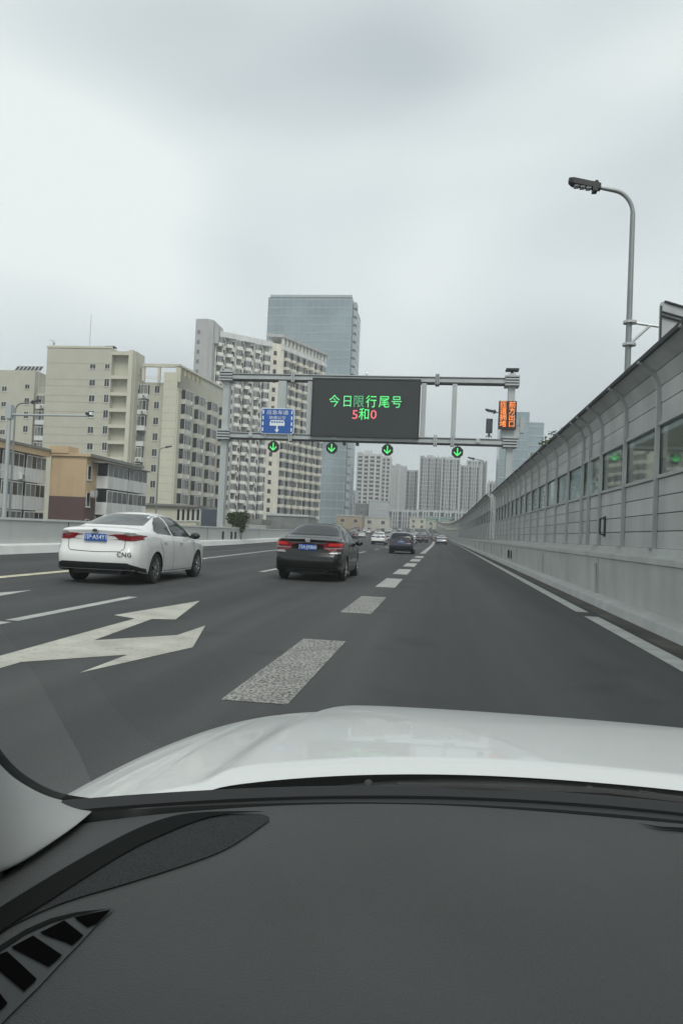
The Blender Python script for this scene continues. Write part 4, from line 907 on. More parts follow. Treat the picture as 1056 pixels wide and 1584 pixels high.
# ------------------------------------------------------------------ cars
def lerp_tab(tab, y):
    if y <= tab[0][0]: return tab[0][1]
    for (a, b), (c, d) in zip(tab, tab[1:]):
        if y <= c:
            t = (y-a)/(c-a); return b+(d-b)*t
    return tab[-1][1]
def smooth_tab(tab, y, w=.06): return sum(lerp_tab(tab, y+w*k)*g_ for k, g_ in ((-2, .1), (-1, .2), (0, .4), (1, .2), (2, .1)))
def car_body(S_):
    L, Wd = S_['L'], S_['W']; n = int(L/.035); ys = [-L/2+L*(i/n) for i in range(n+1)]
    wr, wz = S_['arch'], S_['wr']
    ring = []; NS, NU = 9, 13
    for y in ys:
        plan = smooth_tab(S_['plan'], y, .04)*Wd/2
        zb_ = smooth_tab(S_['sill'], y, .02)
        for yw in S_['axles']:
            d = abs(y-yw)
            if d < wr: zb_ = max(zb_, wz+sqrt(wr*wr-d*d)-.01)
        belt = smooth_tab(S_['belt'], y); top = max(smooth_tab(S_['top'], y, S_.get('sm', .05)), belt+.015)
        zb_ = min(zb_, belt-.06); row = []
        for k in range(NS):
            z = zb_+(belt-zb_)*k/(NS-1); f = lerp_tab(S_['side'], z/S_['H']); row.append((plan*f, z))
        xb = row[-1][0]; hgt = top-belt
        for k in range(1, NU+1):
            th = pi/2*k/NU; e = 2/S_.get('ex', 3.1)
            x = xb*(cos(th)**e if k < NU else 0); z = belt+hgt*sin(th)**e
            sh = min(1, (z-belt)/.10)*S_['shoulder']*min(1, hgt/.25)
            x = max(0, x-(sh+S_['tumble']*(z-belt))*(x/xb)) if k < NU else 0
            row.append((x, z))
        ring.append((y, row))
    def yoff(y, z):
        t = max(0, 1-(y+L/2)/.55); u = max(0, 1-(L/2-y)/.6)
        return t*lerp_tab(S_['rear'], z)-u*lerp_tab(S_['front'], z)
    q = MB(); N_ = NS+NU; vs = []
    for y, row in ring:
        full = [(x, z) for x, z in row]+[(-x, z) for x, z in row[-2::-1]]
        for x, z in full: vs.append((x, y+yoff(y, z), z))
    M_ = 2*N_-1; fs = []
    for i in range(len(ring)-1):
        for k in range(M_-1): fs.append((i*M_+k, i*M_+k+1, (i+1)*M_+k+1, (i+1)*M_+k))
    q.add(vs, fs)
    # end caps: bowed grids across
    for idx, sg_ in ((0, -1), (len(ring)-1, 1)):
        y, row = ring[idx]; cv = []; cf = []; K = 12
        for (x, z) in row[:-1]:
            for j in range(K+1):
                s_ = 1-2*j/K; cv.append((x*s_, y+yoff(y, z)+sg_*S_['bow']*(1-s_*s_), z))
        for r in range(len(row)-2):
            for j in range(K): f = (r*(K+1)+j, r*(K+1)+j+1, (r+1)*(K+1)+j+1, (r+1)*(K+1)+j); cf.append(f[::-1] if sg_ < 0 else f)
        q.add(cv, cf)
    me = q.mesh('body', S_['paint'])
    bm = bmesh.new(); bm.from_mesh(me); bmesh.ops.remove_doubles(bm, verts=bm.verts, dist=.002); bmesh.ops.recalc_face_normals(bm, faces=bm.faces)
    bvh = BVHTree.FromBMesh(bm); bm.to_mesh(me); bm.free()
    me.polygons.foreach_set('use_smooth', [True]*len(me.polygons)); me.set_sharp_from_angle(angle=R_(50)); return me, bvh
def panel(q, bvh, poly, axis, off=.006, step=.06, sides=1):
    """drape a flat outline onto the body; axis 'R' from behind (x,z), 'S+'/'S-' from the sides (y,z), 'F' from the front, 'T' from above (x,y)"""
    pts = [Vector(p) for p in poly]; n = len(pts); vin = list(pts); edges = [(i, (i+1) % n) for i in range(n)]
    x0, x1 = min(p.x for p in pts), max(p.x for p in pts); y0, y1 = min(p.y for p in pts), max(p.y for p in pts)
    # densify edges
    dv = []
    for i in range(n):
        a, b = pts[i], pts[(i+1) % n]; m = max(1, int((b-a).length/step))
        for k in range(m): dv.append(a+(b-a)*k/m)
    n = len(dv); edges = [(i, (i+1) % n) for i in range(n)]; inner = []
    u = x0+step/2
    while u < x1:
        v = y0+step/2
        while v < y1: inner.append(Vector((u, v))); v += step
        u += step
    def inside(p):
        c = False
        for i in range(n):
            a, b = dv[i], dv[(i+1) % n]
            if (a.y > p.y) != (b.y > p.y) and p.x < (b.x-a.x)*(p.y-a.y)/(b.y-a.y)+a.x: c = not c
        return c
    inner = [p for p in inner if inside(p) and min((p-d).length for d in dv) > step*.35]
    r = delaunay_2d_cdt([Vector((p.x, p.y)) for p in dv+inner], edges, [list(range(n))], 1, 1e-6)
    V, F = r[0], r[2]; out = []; ok = []
    for p in V:
        if axis == 'R': o, d = Vector((p.x, -6, p.y)), Vector((0, 1, 0))
        elif axis == 'F': o, d = Vector((p.x, 6, p.y)), Vector((0, -1, 0))
        elif axis == 'S+': o, d = Vector((4, p.x, p.y)), Vector((-1, 0, 0))
        elif axis == 'S-': o, d = Vector((-4, p.x, p.y)), Vector((1, 0, 0))
        else: o, d = Vector((p.x, p.y, 5)), Vector((0, 0, -1))
        h, nn_, _, _ = bvh.ray_cast(o, d)
        if h is None: out.append(o); ok.append(False)
        else:
            if nn_.dot(d) > 0: nn_ = -nn_
            out.append(h+nn_*off); ok.append(True)
    fs = [tuple(f) for f in F if all(ok[i] for i in f)]
    q.add(out, fs); return q
M_rim = mat('alloy_rim', (.55, .56, .57), .25, .9, var=.03); M_carglass = mat('car_glass', (.020, .023, .025), .07, 0, var=.1, spec=.35)
M_carglass2 = mat('car_rear_glass', (.085, .095, .095), .06, 0, var=.35, scale=3, spec=.6)
M_red = mat('tail_red', (.22, .012, .018), .12, 0, var=.25, scale=9, coat=.8); M_redlit = mat('tail_red_lit', (.4, .02, .02), .15, 0, emit=(1, .05, .05), es=.14, coat=.6)
M_clear = mat('tail_clear', (.32, .32, .32), .2, .2, coat=.6); M_chrome = mat('chrome', (.75, .76, .76), .12, 1., var=.02)
M_plateb = mat('plate_blue', (.012, .085, .38), .35, var=.05); M_seamc = mat('body_seam', (.03, .03, .03), .8)
def paint(name, col, metal=.0, r=.28, coat=.8): return mat('car_paint_'+name, col, r, metal, var=.03, scale=2, coat=coat, spec=.4)
def wheel(parent, x, y, r, w, sgn, spokes=5):
    q = MB(); prof = [(-w/2, r*.66), (-w/2, r*.93), (-w/2+.03, r), (w/2-.03, r), (w/2, r*.93), (w/2, r*.66)]; n = 36; vs = []; fs = []
    for (px, pr) in prof:
        for k in range(n): t = 2*pi*k/n; vs.append((px, pr*cos(t), pr*sin(t)))
    for i in range(len(prof)-1):
        for k in range(n): fs.append((i*n+k, i*n+(k+1) % n, (i+1)*n+(k+1) % n, (i+1)*n+k))
    q.add(vs, fs); o = q.build('wheel', M_rubber, parent, smooth=True, local=True); o.location = (x, y, r)
    q = MB(); xo = sgn*(w/2-.015); q.m = 0
    for k in range(spokes*2):
        t = 2*pi*(k//2)/spokes+(.16 if k % 2 else -.16)*1.0; t2 = 2*pi*(k//2)/spokes+(.23 if k % 2 else -.23)
        q.beam((xo, r*.1*cos(t), r*.1*sin(t)), (xo, r*.64*cos(t2), r*.64*sin(t2)), .045, .03, (1, 0, 0))
    ri = [(xo-sgn*.02, r*.60), (xo+sgn*.008, r*.62), (xo+sgn*.008, r*.69), (xo-sgn*.03, r*.69)]; vs = []; fs = []
    for (px, pr) in ri:
        for k in range(n): t = 2*pi*k/n; vs.append((px, pr*cos(t), pr*sin(t)))
    for i in range(3):
        for k in range(n): fs.append((i*n+k, i*n+(k+1) % n, (i+1)*n+(k+1) % n, (i+1)*n+k))
    q.add(vs, fs); q.tube([(xo-.02, 0, 0), (xo+.02, 0, 0)], r*.15, 16)
    q.m = 1; q.tube([(xo-sgn*.07, 0, 0), (xo-sgn*.05, 0, 0)], r*.64, 24)
    q.build('rim', [M_rim, M_black], o, local=True)
def mir(poly): return [(-x, z) for x, z in poly][::-1]
def strip_poly(pts, w):
    out1, out2 = [], []
    for i, p in enumerate(pts):
        a = Vector(pts[max(0, i-1)]); b = Vector(pts[min(len(pts)-1, i+1)]); d = (b-a).normalized(); n_ = Vector((-d.y, d.x))*w/2
        out1.append(tuple(Vector(p)+n_)); out2.append(tuple(Vector(p)-n_))
    return out1+out2[::-1]
def build_car(S_, name, label, cat, group=None):
    t = empty(name, (0, 0, 0), 0, label, cat, group)
    me, bvh = car_body(S_); o = bpy.data.objects.new('body', me); C.objects.link(o); o.parent = t
    def pan(pname, polys, m_, off=.006, step=.06, par=None):
        q = MB()
        for ax, poly in polys: panel(q, bvh, poly, ax, off, step)
        if q.f: return q.build(pname, m_, par or t, local=True, smooth=True)
    glz = S_.get('glass', M_carglass)
    pan('rear_window', [('R', S_['rearwin'])], S_.get('rglass', M_carglass2)); pan('windscreen', [('F', S_['frontwin'])], glz)
    for ax in ('S+', 'S-'):
        for pl_ in S_['sidewin']: pan('side_window', [(ax, pl_)], glz)
        for pl_ in S_.get('handles', []):
            q = MB(); panel(q, bvh, pl_, ax, .028, .03); panel(q, bvh, pl_, ax, .014, .03); q.build('door_handle', S_.get('handlemat', S_['paint']), t, local=True)
        for s2 in (1,): pan('door_seam', [(ax, strip_poly(l, .012)) for l in S_['seams']], M_seamc, .003, .05)
    for sgn in (1, -1):
        q = MB()
        for poly in S_['tail']: panel(q, bvh, poly if sgn > 0 else mir(poly), 'R', .008, .04)
        for poly in S_['tailside']: panel(q, bvh, poly, 'S+' if sgn > 0 else 'S-', .008, .04)
        tl_ = q.build('tail_light', S_.get('tailmat', M_red), t, local=True)
        q = MB()
        for poly in S_['tailclear']: panel(q, bvh, poly if sgn > 0 else mir(poly), 'R', .012, .03)
        if q.f: q.build('clear_lens', M_clear, tl_, local=True)
        q = MB()
        for poly in S_.get('tailin', []): panel(q, bvh, poly if sgn > 0 else mir(poly), 'R', .0115, .03)
        if q.f: q.build('red_element', M_redlit, tl_, local=True)
        q = MB(); hl = [(-.72, .60), (-.42, .60), (-.50, .70), (-.76, .72)] if 'head' not in S_ else S_['head']
        panel(q, bvh, hl if sgn > 0 else mir(hl), 'F', .008, .04); q.build('headlight', M_clear, t, local=True)
        wb = MB(); X = sgn*(S_['W']/2+.055); my, mz = S_['mirror']
        wb.ell((X, my, mz), .12, .075, .075); wb.box(min(X-sgn*.14, X), max(X-sgn*.14, X), my-.02, my+.04, mz-.05, mz-.02); wb.build('wing_mirror', S_.get('mirrormat', S_['paint']), t, local=True, smooth=True)
    q = MB()
    for ax, pl_ in S_['lower']: panel(q, bvh, pl_, ax, .016, .03)
    if q.f: q.build('lower_bumper', M_black, t, local=True)
    pan('boot_seam', [('R', strip_poly(l, .012)) for l in S_['bootseams']], M_seamc, .003, .05)
    if S_.get('chromebar'): pan('chrome_strip', [('R', S_['chromebar'])], M_chrome, .012, .05)
    h, nn_, _, _ = bvh.ray_cast(Vector((0, -6, S_['platez'])), Vector((0, 1, 0)))
    q = MB(); y = h.y-.012; q.box(-.22, .22, y-.012, y+.03, S_['platez']-.07, S_['platez']+.07); pt = q.build('number_plate', M_plateb, t, local=True)
    tm = text_mesh(S_['plate'], .135, M_sw); to = bpy.data.objects.new('plate_lettering', tm); C.objects.link(to); to.parent = pt; to.location = (0, y-.018, S_['platez']); to.scale = (.80, 1, .9)
    h, _, _, _ = bvh.ray_cast(Vector((0, -6, S_['badgez'])), Vector((0, 1, 0)))
    q = MB(); yb = h.y-.014; n = 20
    for k in range(n):
        a0_, a1_ = 2*pi*k/n, 2*pi*(k+1)/n; q.beam((.06*cos(a0_), yb, S_['badgez']+.034*sin(a0_)), (.06*cos(a1_), yb, S_['badgez']+.034*sin(a1_)), .014, .012, (0, 1, 0))
    if S_['badge'] == 'oval': q.m = 1; plate(q, [(.05*cos(2*pi*k/n), S_['badgez']+.026*sin(2*pi*k/n)) for k in range(n)], yb-.004, yb+.02)
    else:
        for k in range(n):
            a0_, a1_ = 2*pi*k/n, 2*pi*(k+1)/n
            q.beam((.026*cos(a0_), yb, S_['badgez']+.038*sin(a0_)), (.026*cos(a1_), yb, S_['badgez']+.038*sin(a1_)), .01, .01, (0, 1, 0)); q.beam((.048*cos(a0_), yb, S_['badgez']+.02+.016*sin(a0_)), (.048*cos(a1_), yb, S_['badgez']+.02+.016*sin(a1_)), .01, .01, (0, 1, 0))
    q.build('badge', [M_chrome, M_dark], t, local=True)
    for txt, x_, z_, sz, m_, nm in S_.get('words', []):
        h, _, _, _ = bvh.ray_cast(Vector((x_, -6, z_)), Vector((0, 1, 0)))
        h2, _, _, _ = bvh.ray_cast(Vector((x_+.1, -6, z_)), Vector((0, 1, 0)))
        o2 = bpy.data.objects.new(nm, text_mesh(txt, sz, m_)); C.objects.link(o2); o2.parent = t; o2.location = (x_, h.y-.02, z_); o2.rotation_euler = (0, 0, math.atan2(h2.y-h.y, .1))
    q = MB(); hw = S_['W']/2-.28; q.box(-hw, hw, -S_['L']/2+.35, S_['L']/2-.3, .19, .62); q.tube([(.45, -S_['L']/2+.12, .24), (.45, -S_['L']/2+.5, .24)], .04, 8); q.build('underbody', M_black, t, local=True)
    for yw in S_['axles']:
        for sgn in (1, -1): wheel(t, sgn*(S_['W']/2-.125), yw, S_['wr'], .21, sgn)
    return t
def sedan(L=4.66, Wd=1.78, H=1.45, **k):
    d = dict(L=L, W=Wd, H=H, arch=.365, wr=.315, axles=(-1.38, 1.32), bow=.07, shoulder=.045, tumble=.34,
        plan=[(-2.33, .80), (-2.27, .88), (-2.15, .94), (-1.9, .985), (-1.4, 1.0), (1.3, .99), (1.9, .93), (2.15, .82), (2.28, .66), (2.33, .5)],
        sill=[(-2.33, .30), (-2.0, .24), (-1.7, .22), (1.7, .2), (2.33, .26)],
        belt=[(-2.33, 1.02), (-2.0, 1.03), (-1.4, .99), (0, .92), (1.0, .88), (1.8, .76), (2.2, .64), (2.33, .56)],
        ex=3.5, top=[(-2.33, 1.07), (-2.22, 1.12), (-1.80, 1.14), (-1.66, 1.175), (-.98, 1.42), (-.6, 1.475), (-.1, 1.49), (.3, 1.465), (.6, 1.38), (1.30, 1.04), (1.4, 1.0), (1.9, .88), (2.2, .76), (2.33, .62)],
        side=[(.13, .95), (.22, .985), (.4, 1.0), (.55, .995), (.68, .955), (.72, .94)],
        rear=[(.2, .10), (.42, 0.), (.64, 0.), (.72, .06), (.80, .085), (.98, .06), (1.07, .02), (1.1, .02)],
        front=[(.2, .06), (.4, 0), (.6, .02), (.75, .1)],
        rearwin=[(-.61, 1.185), (.61, 1.185), (.56, 1.33), (.48, 1.42), (-.48, 1.42), (-.56, 1.33)],
        frontwin=[(-.66, 1.06), (.66, 1.06), (.52, 1.375), (-.52, 1.375)],
        sidewin=[[(-1.36, 1.09), (-1.22, 1.035), (-.42, .995), (-.48, 1.39), (-.84, 1.36), (-1.14, 1.245)], [(-.33, .985), (.98, .955), (.86, 1.04), (.56, 1.26), (.24, 1.38), (-.38, 1.41)]],
        handles=[[(-.98, .845), (-.80, .845), (-.80, .875), (-.98, .875)], [(.02, .825), (.20, .825), (.20, .855), (.02, .855)]],
        seams=[[(-.40, .98), (-.37, .6), (-.36, .24)], [(1.0, .93), (1.02, .6), (.95, .26)], [(-1.16, .88), (-1.10, .74), (-1.0, .62), (-.98, .26)], [(-.98, .25), (.95, .24)]],
        lower=[('R', [(-.86, .18), (.86, .18), (.86, .40), (.62, .46), (-.62, .46), (-.86, .40)])],
        bootseams=[[(-.58, .93), (-.57, .70), (-.50, .64), (0, .625), (.50, .64), (.57, .70), (.58, .93)]],
        mirror=(.84, .99), platez=.865, badgez=1.0, badge='oval', plate='川P·A54Y1', paint=paint('white', (.74, .75, .74)), tailmat=M_red)
    d.update(k); return d
white = sedan(
    tail=[[(.36, 1.0), (.58, 1.005), (.80, 1.0), (.88, .965), (.88, .92), (.72, .875), (.54, .88), (.44, .91), (.38, .96)]],
    tailside=[[(-2.36, 1.005), (-2.04, .98), (-1.95, .955), (-2.08, .915), (-2.36, .88)]],
    tailclear=[[(.54, 1.005), (.59, 1.035), (.73, 1.035), (.80, .99), (.66, .975)]],
    plate='川P·A54Y1', badgez=1.055, platez=.925, H=1.455,
    bootseams=[[(-.58, .96), (-.57, .72), (-.50, .66), (0, .645), (.50, .66), (.57, .72), (.58, .96)]],
    lower=[('R', [(-.84, .18), (.84, .18), (.86, .33), (.80, .38), (.66, .445), (-.66, .445), (-.80, .38), (-.86, .33)])],
 mirrormat=M_black, words=[('CNG', .60, .605, .13, M_black, 'lettering')], axles=(-1.36, 1.34))
w_car = build_car(white, 'sedan_car', 'white sedan with CNG on its rear bumper, nearest car on the left', 'car')
w_car.location = (-7.09, 17.6, 0); w_car.scale = (1.07, 1.06, 1.055)
black = sedan(L=4.82, Wd=1.82, paint=paint('black', (.006, .0065, .007), .0, .22, .3), badge='ring', badgez=1.055, plate='川A·JX860', platez=.88, H=1.53,
    axles=(-1.40, 1.38), wr=.325, arch=.37, handlemat=M_chrome,
    plan=[(-2.41, .84), (-2.35, .91), (-2.2, .955), (-1.9, .985), (-1.4, 1.0), (1.3, .99), (1.9, .94), (2.2, .82), (2.36, .66), (2.41, .5)],
    sill=[(-2.41, .30), (-2.0, .25), (-1.7, .22), (1.7, .2), (2.41, .26)],
    belt=[(-2.41, 1.02), (-2.0, 1.03), (-1.4, 1.0), (0, .93), (1.0, .89), (1.8, .78), (2.2, .68), (2.41, .58)],
    top=[(-2.41, 1.08), (-2.3, 1.12), (-1.82, 1.14), (-1.65, 1.18), (-.95, 1.47), (-.6, 1.52), (-.1, 1.53), (.3, 1.50), (.6, 1.41), (1.30, 1.05), (1.45, 1.02), (1.95, .92), (2.25, .8), (2.41, .66)],
    ex=3.8, tumble=.28, rearwin=[(-.66, 1.20), (.66, 1.20), (.56, 1.42), (.50, 1.46), (-.50, 1.46), (-.56, 1.42)],
    tail=[[(.42, .97), (.50, 1.02), (.90, 1.02), (.92, .83), (.58, .80), (.40, .84)]],
    tailside=[[(-2.44, 1.02), (-2.14, 1.0), (-2.10, .92), (-2.44, .83)]],
    tailclear=[[(.44, .85), (.86, .86), (.86, .89), (.44, .875)], [(.62, .79), (.84, .79), (.84, .73), (.56, .73)]], tailin=[[(.52, .93), (.86, .94), (.86, 1.0), (.54, .995)]],
    chromebar=[(-.50, 1.015), (.50, 1.015), (.46, .98), (-.46, .98)], lower=[('R', [(-.88, .2), (.88, .2), (.88, .34), (-.88, .34)])], rglass=M_carglass,
    words=[])
b_car = build_car(black, 'sedan_car', 'black sedan with red tail lights, blue plate and chrome strip in the middle lane', 'car')
b_car.location = (-3.41, 21.9, 0)
suvd = dict(L=4.5, W=1.84, H=1.62, arch=.40, wr=.35, axles=(-1.36, 1.34), bow=.06, shoulder=.03, tumble=.20, sm=.04, ex=4.6,
    plan=[(-2.25, .86), (-2.18, .93), (-2.0, .98), (-1.4, 1.0), (1.3, .99), (1.9, .93), (2.15, .8), (2.25, .6)],
    sill=[(-2.25, .36), (-1.9, .3), (1.8, .26), (2.25, .32)],
    belt=[(-2.25, 1.05), (-1.4, 1.04), (0, 1.0), (1.0, .96), (1.8, .86), (2.25, .72)],
    top=[(-2.25, 1.12), (-2.19, 1.3), (-2.02, 1.52), (-1.9, 1.57), (-1.0, 1.62), (0, 1.62), (.35, 1.57), (1.15, 1.12), (1.3, 1.08), (1.9, .98), (2.15, .88), (2.25, .78)],
    side=[(.15, .96), (.25, .99), (.4, 1.0), (.55, .99), (.65, .96)], rear=[(.3, .06), (.5, 0), (.7, .0), (.85, .06), (1.1, .08), (1.5, .10)], front=[(.2, .04), (.6, 0), (.9, .08)],
    rglass=M_carglass, rearwin=[(-.70, 1.14), (.70, 1.14), (.62, 1.44), (-.62, 1.44)], frontwin=[(-.68, 1.14), (.68, 1.14), (.56, 1.53), (-.56, 1.53)],
    sidewin=[[(-1.9, 1.12), (-1.2, 1.09), (-.4, 1.08), (-.42, 1.5), (-1.7, 1.46)], [(-.32, 1.08), (.95, 1.05), (.4, 1.46), (-.34, 1.51)]], handles=[],
    seams=[[(-.36, 1.05), (-.35, .3)], [(.98, 1.0), (.95, .32)]], lower=[('R', [(-.85, .3), (.85, .3), (.85, .52), (-.85, .52)])],
    bootseams=[[(-.7, 1.0), (-.66, .62), (.66, .62), (.7, 1.0)]], mirror=(.85, 1.10), platez=.90, badgez=1.04, badge='oval', plate='川A·88K6',
    tail=[[(.55, 1.0), (.88, 1.02), (.88, .92), (.60, .93)]], tailside=[[(-2.28, 1.02), (-2.05, 1.0), (-2.05, .93), (-2.28, .92)]], tailclear=[], paint=paint('navy', (.018, .022, .045), .1, .25), tailmat=mat('tail_dark_red', (.08, .01, .012), .2, coat=.6))
s_car = build_car(suvd, 'suv_car', 'dark navy hatchback SUV in the middle lane ahead of the black sedan', 'car')
s_car.location = (-2.75, 54.2, 0); s_car.scale = (.93, .95, .92)
P_w, P_s, P_k, P_g = paint('white', None), paint('silver', (.42, .44, .45), .5), paint('black', None), paint('grey', (.14, .15, .16), .3)
G_ = 'distant cars on the road ahead'
traffic = [] if False else [(w_car, -7.6, 94, P_w, 'white car seen just left of the navy SUV'), (w_car, -.1, 127, P_s, 'silver car far ahead in the right-hand lane beside the wall'),
    (w_car, -4.9, 122, P_w, 'small white sedan just right of the navy SUV'), (b_car, -4.6, 140, P_k, 'dark car right behind the small white sedan beyond the SUV'),
    (s_car, -3.9, 158, P_g, 'grey SUV far off beside the solid lane line'), (w_car, -4.6, 176, P_w, 'distant white car beyond the grey SUV'),
    (b_car, -1.2, 172, P_g, 'dark distant car ahead of the silver one by the wall'), (s_car, -5.6, 196, P_k, 'black far SUV near where the road bends'),
    (w_car, -9.3, 140, P_s, 'silver far car in the third lane past the white one'), (s_car, -13.2, 168, P_w, 'white distant SUV on the left lanes under the low buildings'),
    (b_car, -17.4, 150, P_k, 'dark distant car by the left barrier beside the tan building'), (w_car, -18.5, 178, P_w, 'white distant car beside the left barrier'),
    (s_car, -16.5, 205, P_s, 'silver distant SUV at the road crest on the left'), (w_car, -11.5, 210, P_w, 'white far car cresting the rise in the middle'),
    (b_car, -22.0, 195, P_g, 'grey far car at the far left of the crest'), (w_car, -6.4, 225, P_s, 'tiny silver car at the crest of the lane'), (s_car, -1.8, 215, P_k, 'tiny black vehicle far ahead near the wall end'),
    (w_car, -19.5, 232, P_w, 'tiny white car behind the silver crest SUV'),
    (b_car, -3.6, 149, P_k, 'black far sedan tight beside the solid lane line'), (w_car, -6.9, 165, P_w, 'white far sedan in the third lane beyond the silver car'), (s_car, -2.0, 196, P_g, 'small grey far SUV by the noise wall end'),
    (w_car, -14.6, 186, P_w, 'white far sedan between the white SUV and the grey crest car'), (b_car, -9.2, 186, P_k, 'black far sedan in the middle of the rising road'), (s_car, -23.5, 172, P_k, 'black far SUV hugging the left barrier'), (w_car, -25.5, 222, P_w, 'white far sedan at the left end of the crest')]
rr_ = random.Random(21)
names = ['white', 'black', 'silver', 'grey']; pts_ = [P_w, P_k, P_s, P_g]; srcs = [w_car, b_car, s_car]
for k, (X, Y) in enumerate([(-8, 245), (-12.5, 250), (-16.5, 262), (-20.5, 252), (-25, 262), (-11, 275), (-29, 250), (-14.5, 285), (-19.5, 290), (-24.5, 296), (-9.8, 262), (-12.0, 300), (-28.5, 285), (-33, 300), (-17.5, 318), (-23, 330), (-12.8, 330), (-31, 270), (-5.8, 250), (-8.6, 292)]):
    c_ = k*7 % 4; traffic.append((srcs[k % 3], X, Y, pts_[c_], 'tiny %s %s in the far queue cresting the road, %s' % (names[c_], ['sedan', 'saloon', 'SUV'][k % 3], ['near its right end', 'right of its middle', 'in its middle', 'left of its middle', 'near its left end'][min(4, int((-X-5)/6))])))
for src, X, Y, pt_, lab in traffic:
    dup(src, (X, Y, rz(Y)), math.atan(5e-5*max(0, Y-90))*1.0, lab, G_, pt_)

# ------------------------------------------------------------------ our own car: bonnet, windscreen, pillar, dashboard
ego = empty('driven_car', (.25, 0, 0), 0, 'white car we sit in, its bonnet, windscreen base and dark dashboard in the foreground', 'car')
XC = .25
P_ego = mat('ego_paint', (.66, .685, .68), .30, 0, var=.02, scale=1.5, coat=.5)
def b_hood(d): return 1.235-.55*abs(d)**2.2          # rear edge of the bonnet
def b_line(d): return 1.15-.40*d*d                   # foot of the windscreen
def b_dash(d): return 1.117-.36*d*d                  # front edge of the dashboard
def hood_hw(y): return .90-.02*max(0, y-1.2)-.16*max(0, y-1.8)**2
def hood_z(x, y):
    u = abs(x-XC); t = y-1.22; z = .946-.04*t-.0946*max(0, t)**2*(1 if t > 0 else 0)
    f = min(1.05, u/hood_hw(y)); z -= .018*f*f+.098*f**6
    z += .017/(1+exp((u-.57+.06*t)/.010))-.004*exp(-((u-.70+.05*t)/.006)**2)
    return z-.017
def ego_build():
    q = MB(); NX, NY = 150, 70; vs = []; fs = []
    for j in range(NY+1):
        for i in range(NX+1):
            s_ = -1+2*i/NX; v = j/NY
            ye = 2.72-.25*s_*s_; yb = b_hood(s_*.90); y = yb+(ye-yb)*v; x = XC+s_*hood_hw(y); z = hood_z(x, y)
            if v < .025: z -= (.025-v)*.5
            vs.append((x, y, z))
    for j in range(NY):
        for i in range(NX): a_ = j*(NX+1)+i; fs.append((a_, a_+1, a_+NX+2, a_+NX+1))
    q.add(vs, fs); b = q.build('bonnet', P_ego, ego, smooth=True)
    for s_ in (-1, 1):
        q = MB(); ring = []
        for y in (.85, 1.2, 1.6, 2.0, 2.3, 2.47):
            hw = hood_hw(y); zt = hood_z(XC+s_*hw, max(y, 1.0))-.004; ring.append([(XC+s_*hw, y, zt), (XC+s_*(hw+.025), y, zt-.10), (XC+s_*(hw+.03), y, .5), (XC+s_*hw, y, .25)])
        vs = [p for r in ring for p in r]; fs = [(i*4+k, i*4+k+1, i*4+4+k+1, i*4+4+k) for i in range(len(ring)-1) for k in range(3)]; q.add(vs, fs); q.build('front_wing', P_ego, ego, smooth=True)
    q = MB(); q.box(XC-.72, XC+.72, 2.3, 2.66, .25, .60); q.build('front_bumper', P_ego, ego)
    q = MB()
    for s_ in (-1, 1): q.box(min(XC+s_*.84, XC+s_*.93), max(XC+s_*.84, XC+s_*.93), -2.3, .849, .25, .88)
    q.box(XC-.83, XC+.83, -2.32, -2.25, .3, 1.0); q.build('body_side', P_ego, ego)
    q = MB(); q.box(XC-.62, XC+.62, -2.0, .02, 1.55, 1.59); q.m = 1; q.box(XC-.60, XC+.60, -1.98, .0, 1.52, 1.549); q.build('roof', [P_ego, mat('headliner', (.30, .30, .28), .9)], ego)
    q = MB()
    for s_ in (-1, 1):
        q.beam((XC+s_*.84, -.7, .86), (XC+s_*.62, -.7, 1.54), .08, .05, (0, 1, 0)); q.beam((XC+s_*.84, -2.2, .9), (XC+s_*.62, -1.95, 1.54), .12, .05, (0, 1, 0))
    q.build('side_pillar', P_ego, ego)
    for s_ in (-1, 1):
        q = MB(); q.add([(XC+s_*.86, .6, .88), (XC+s_*.86, -2.2, .88), (XC+s_*.63, -1.9, 1.53), (XC+s_*.63, .0, 1.53)], [(0, 1, 2, 3)]); q.build('side_glass', glassmat('side_glass', (.75, .8, .78)), ego)
    q = MB(); q.box(XC-.7, XC+.7, -2.2, .95, .28, .32)
    for X in (XC-.4, XC+.4): q.box(X-.25, X+.25, -1.2, -.6, .33, .5); q.box(X-.25, X+.25, -1.35, -1.2, .33, 1.05)
    q.build('interior', mat('interior_cloth', (.05, .05, .05), .9), ego)
    q = MB()
    for s_ in (-1, 1): x0 = XC+s_*.700; x1 = XC+s_*.80; q.box(min(x0, x1), max(x0, x1), -2.1, .78, .35, .925); x0 = XC+s_*.738; x1 = XC+s_*.80; q.box(min(x0, x1), max(x0, x1), -2.1, .90, .36, .955)
    q.build('door_card', mat('door_card', (.04, .043, .044), .7), ego)
    for yw in (-1.5, 1.95):
        for s_ in (-1, 1): wheel(ego, s_*.80, yw, .33, .2, s_)
    # windscreen
    q = MB(); NX, NY = 40, 24; vs = []; fs = []
    for j in range(NY+1):
        v = j/NY
        for i in range(NX+1):
            s_ = -1+2*i/NX; hw = .76-.16*v; yb = b_line(s_*.76)+.006; yt = .06-.12*s_*s_
            vs.append((XC+s_*hw, yb+(yt-yb)*v, .937+(1.56-.937)*v+.035*sin(pi*v)))
    for j in range(NY):
        for i in range(NX): a_ = j*(NX+1)+i; fs.append((a_, a_+1, a_+NX+2, a_+NX+1))
    q.add(vs, fs); q.build('windscreen', glassmat('windscreen_glass', (.97, .985, .98), 1.45, .0, .62, .0), ego, smooth=True)
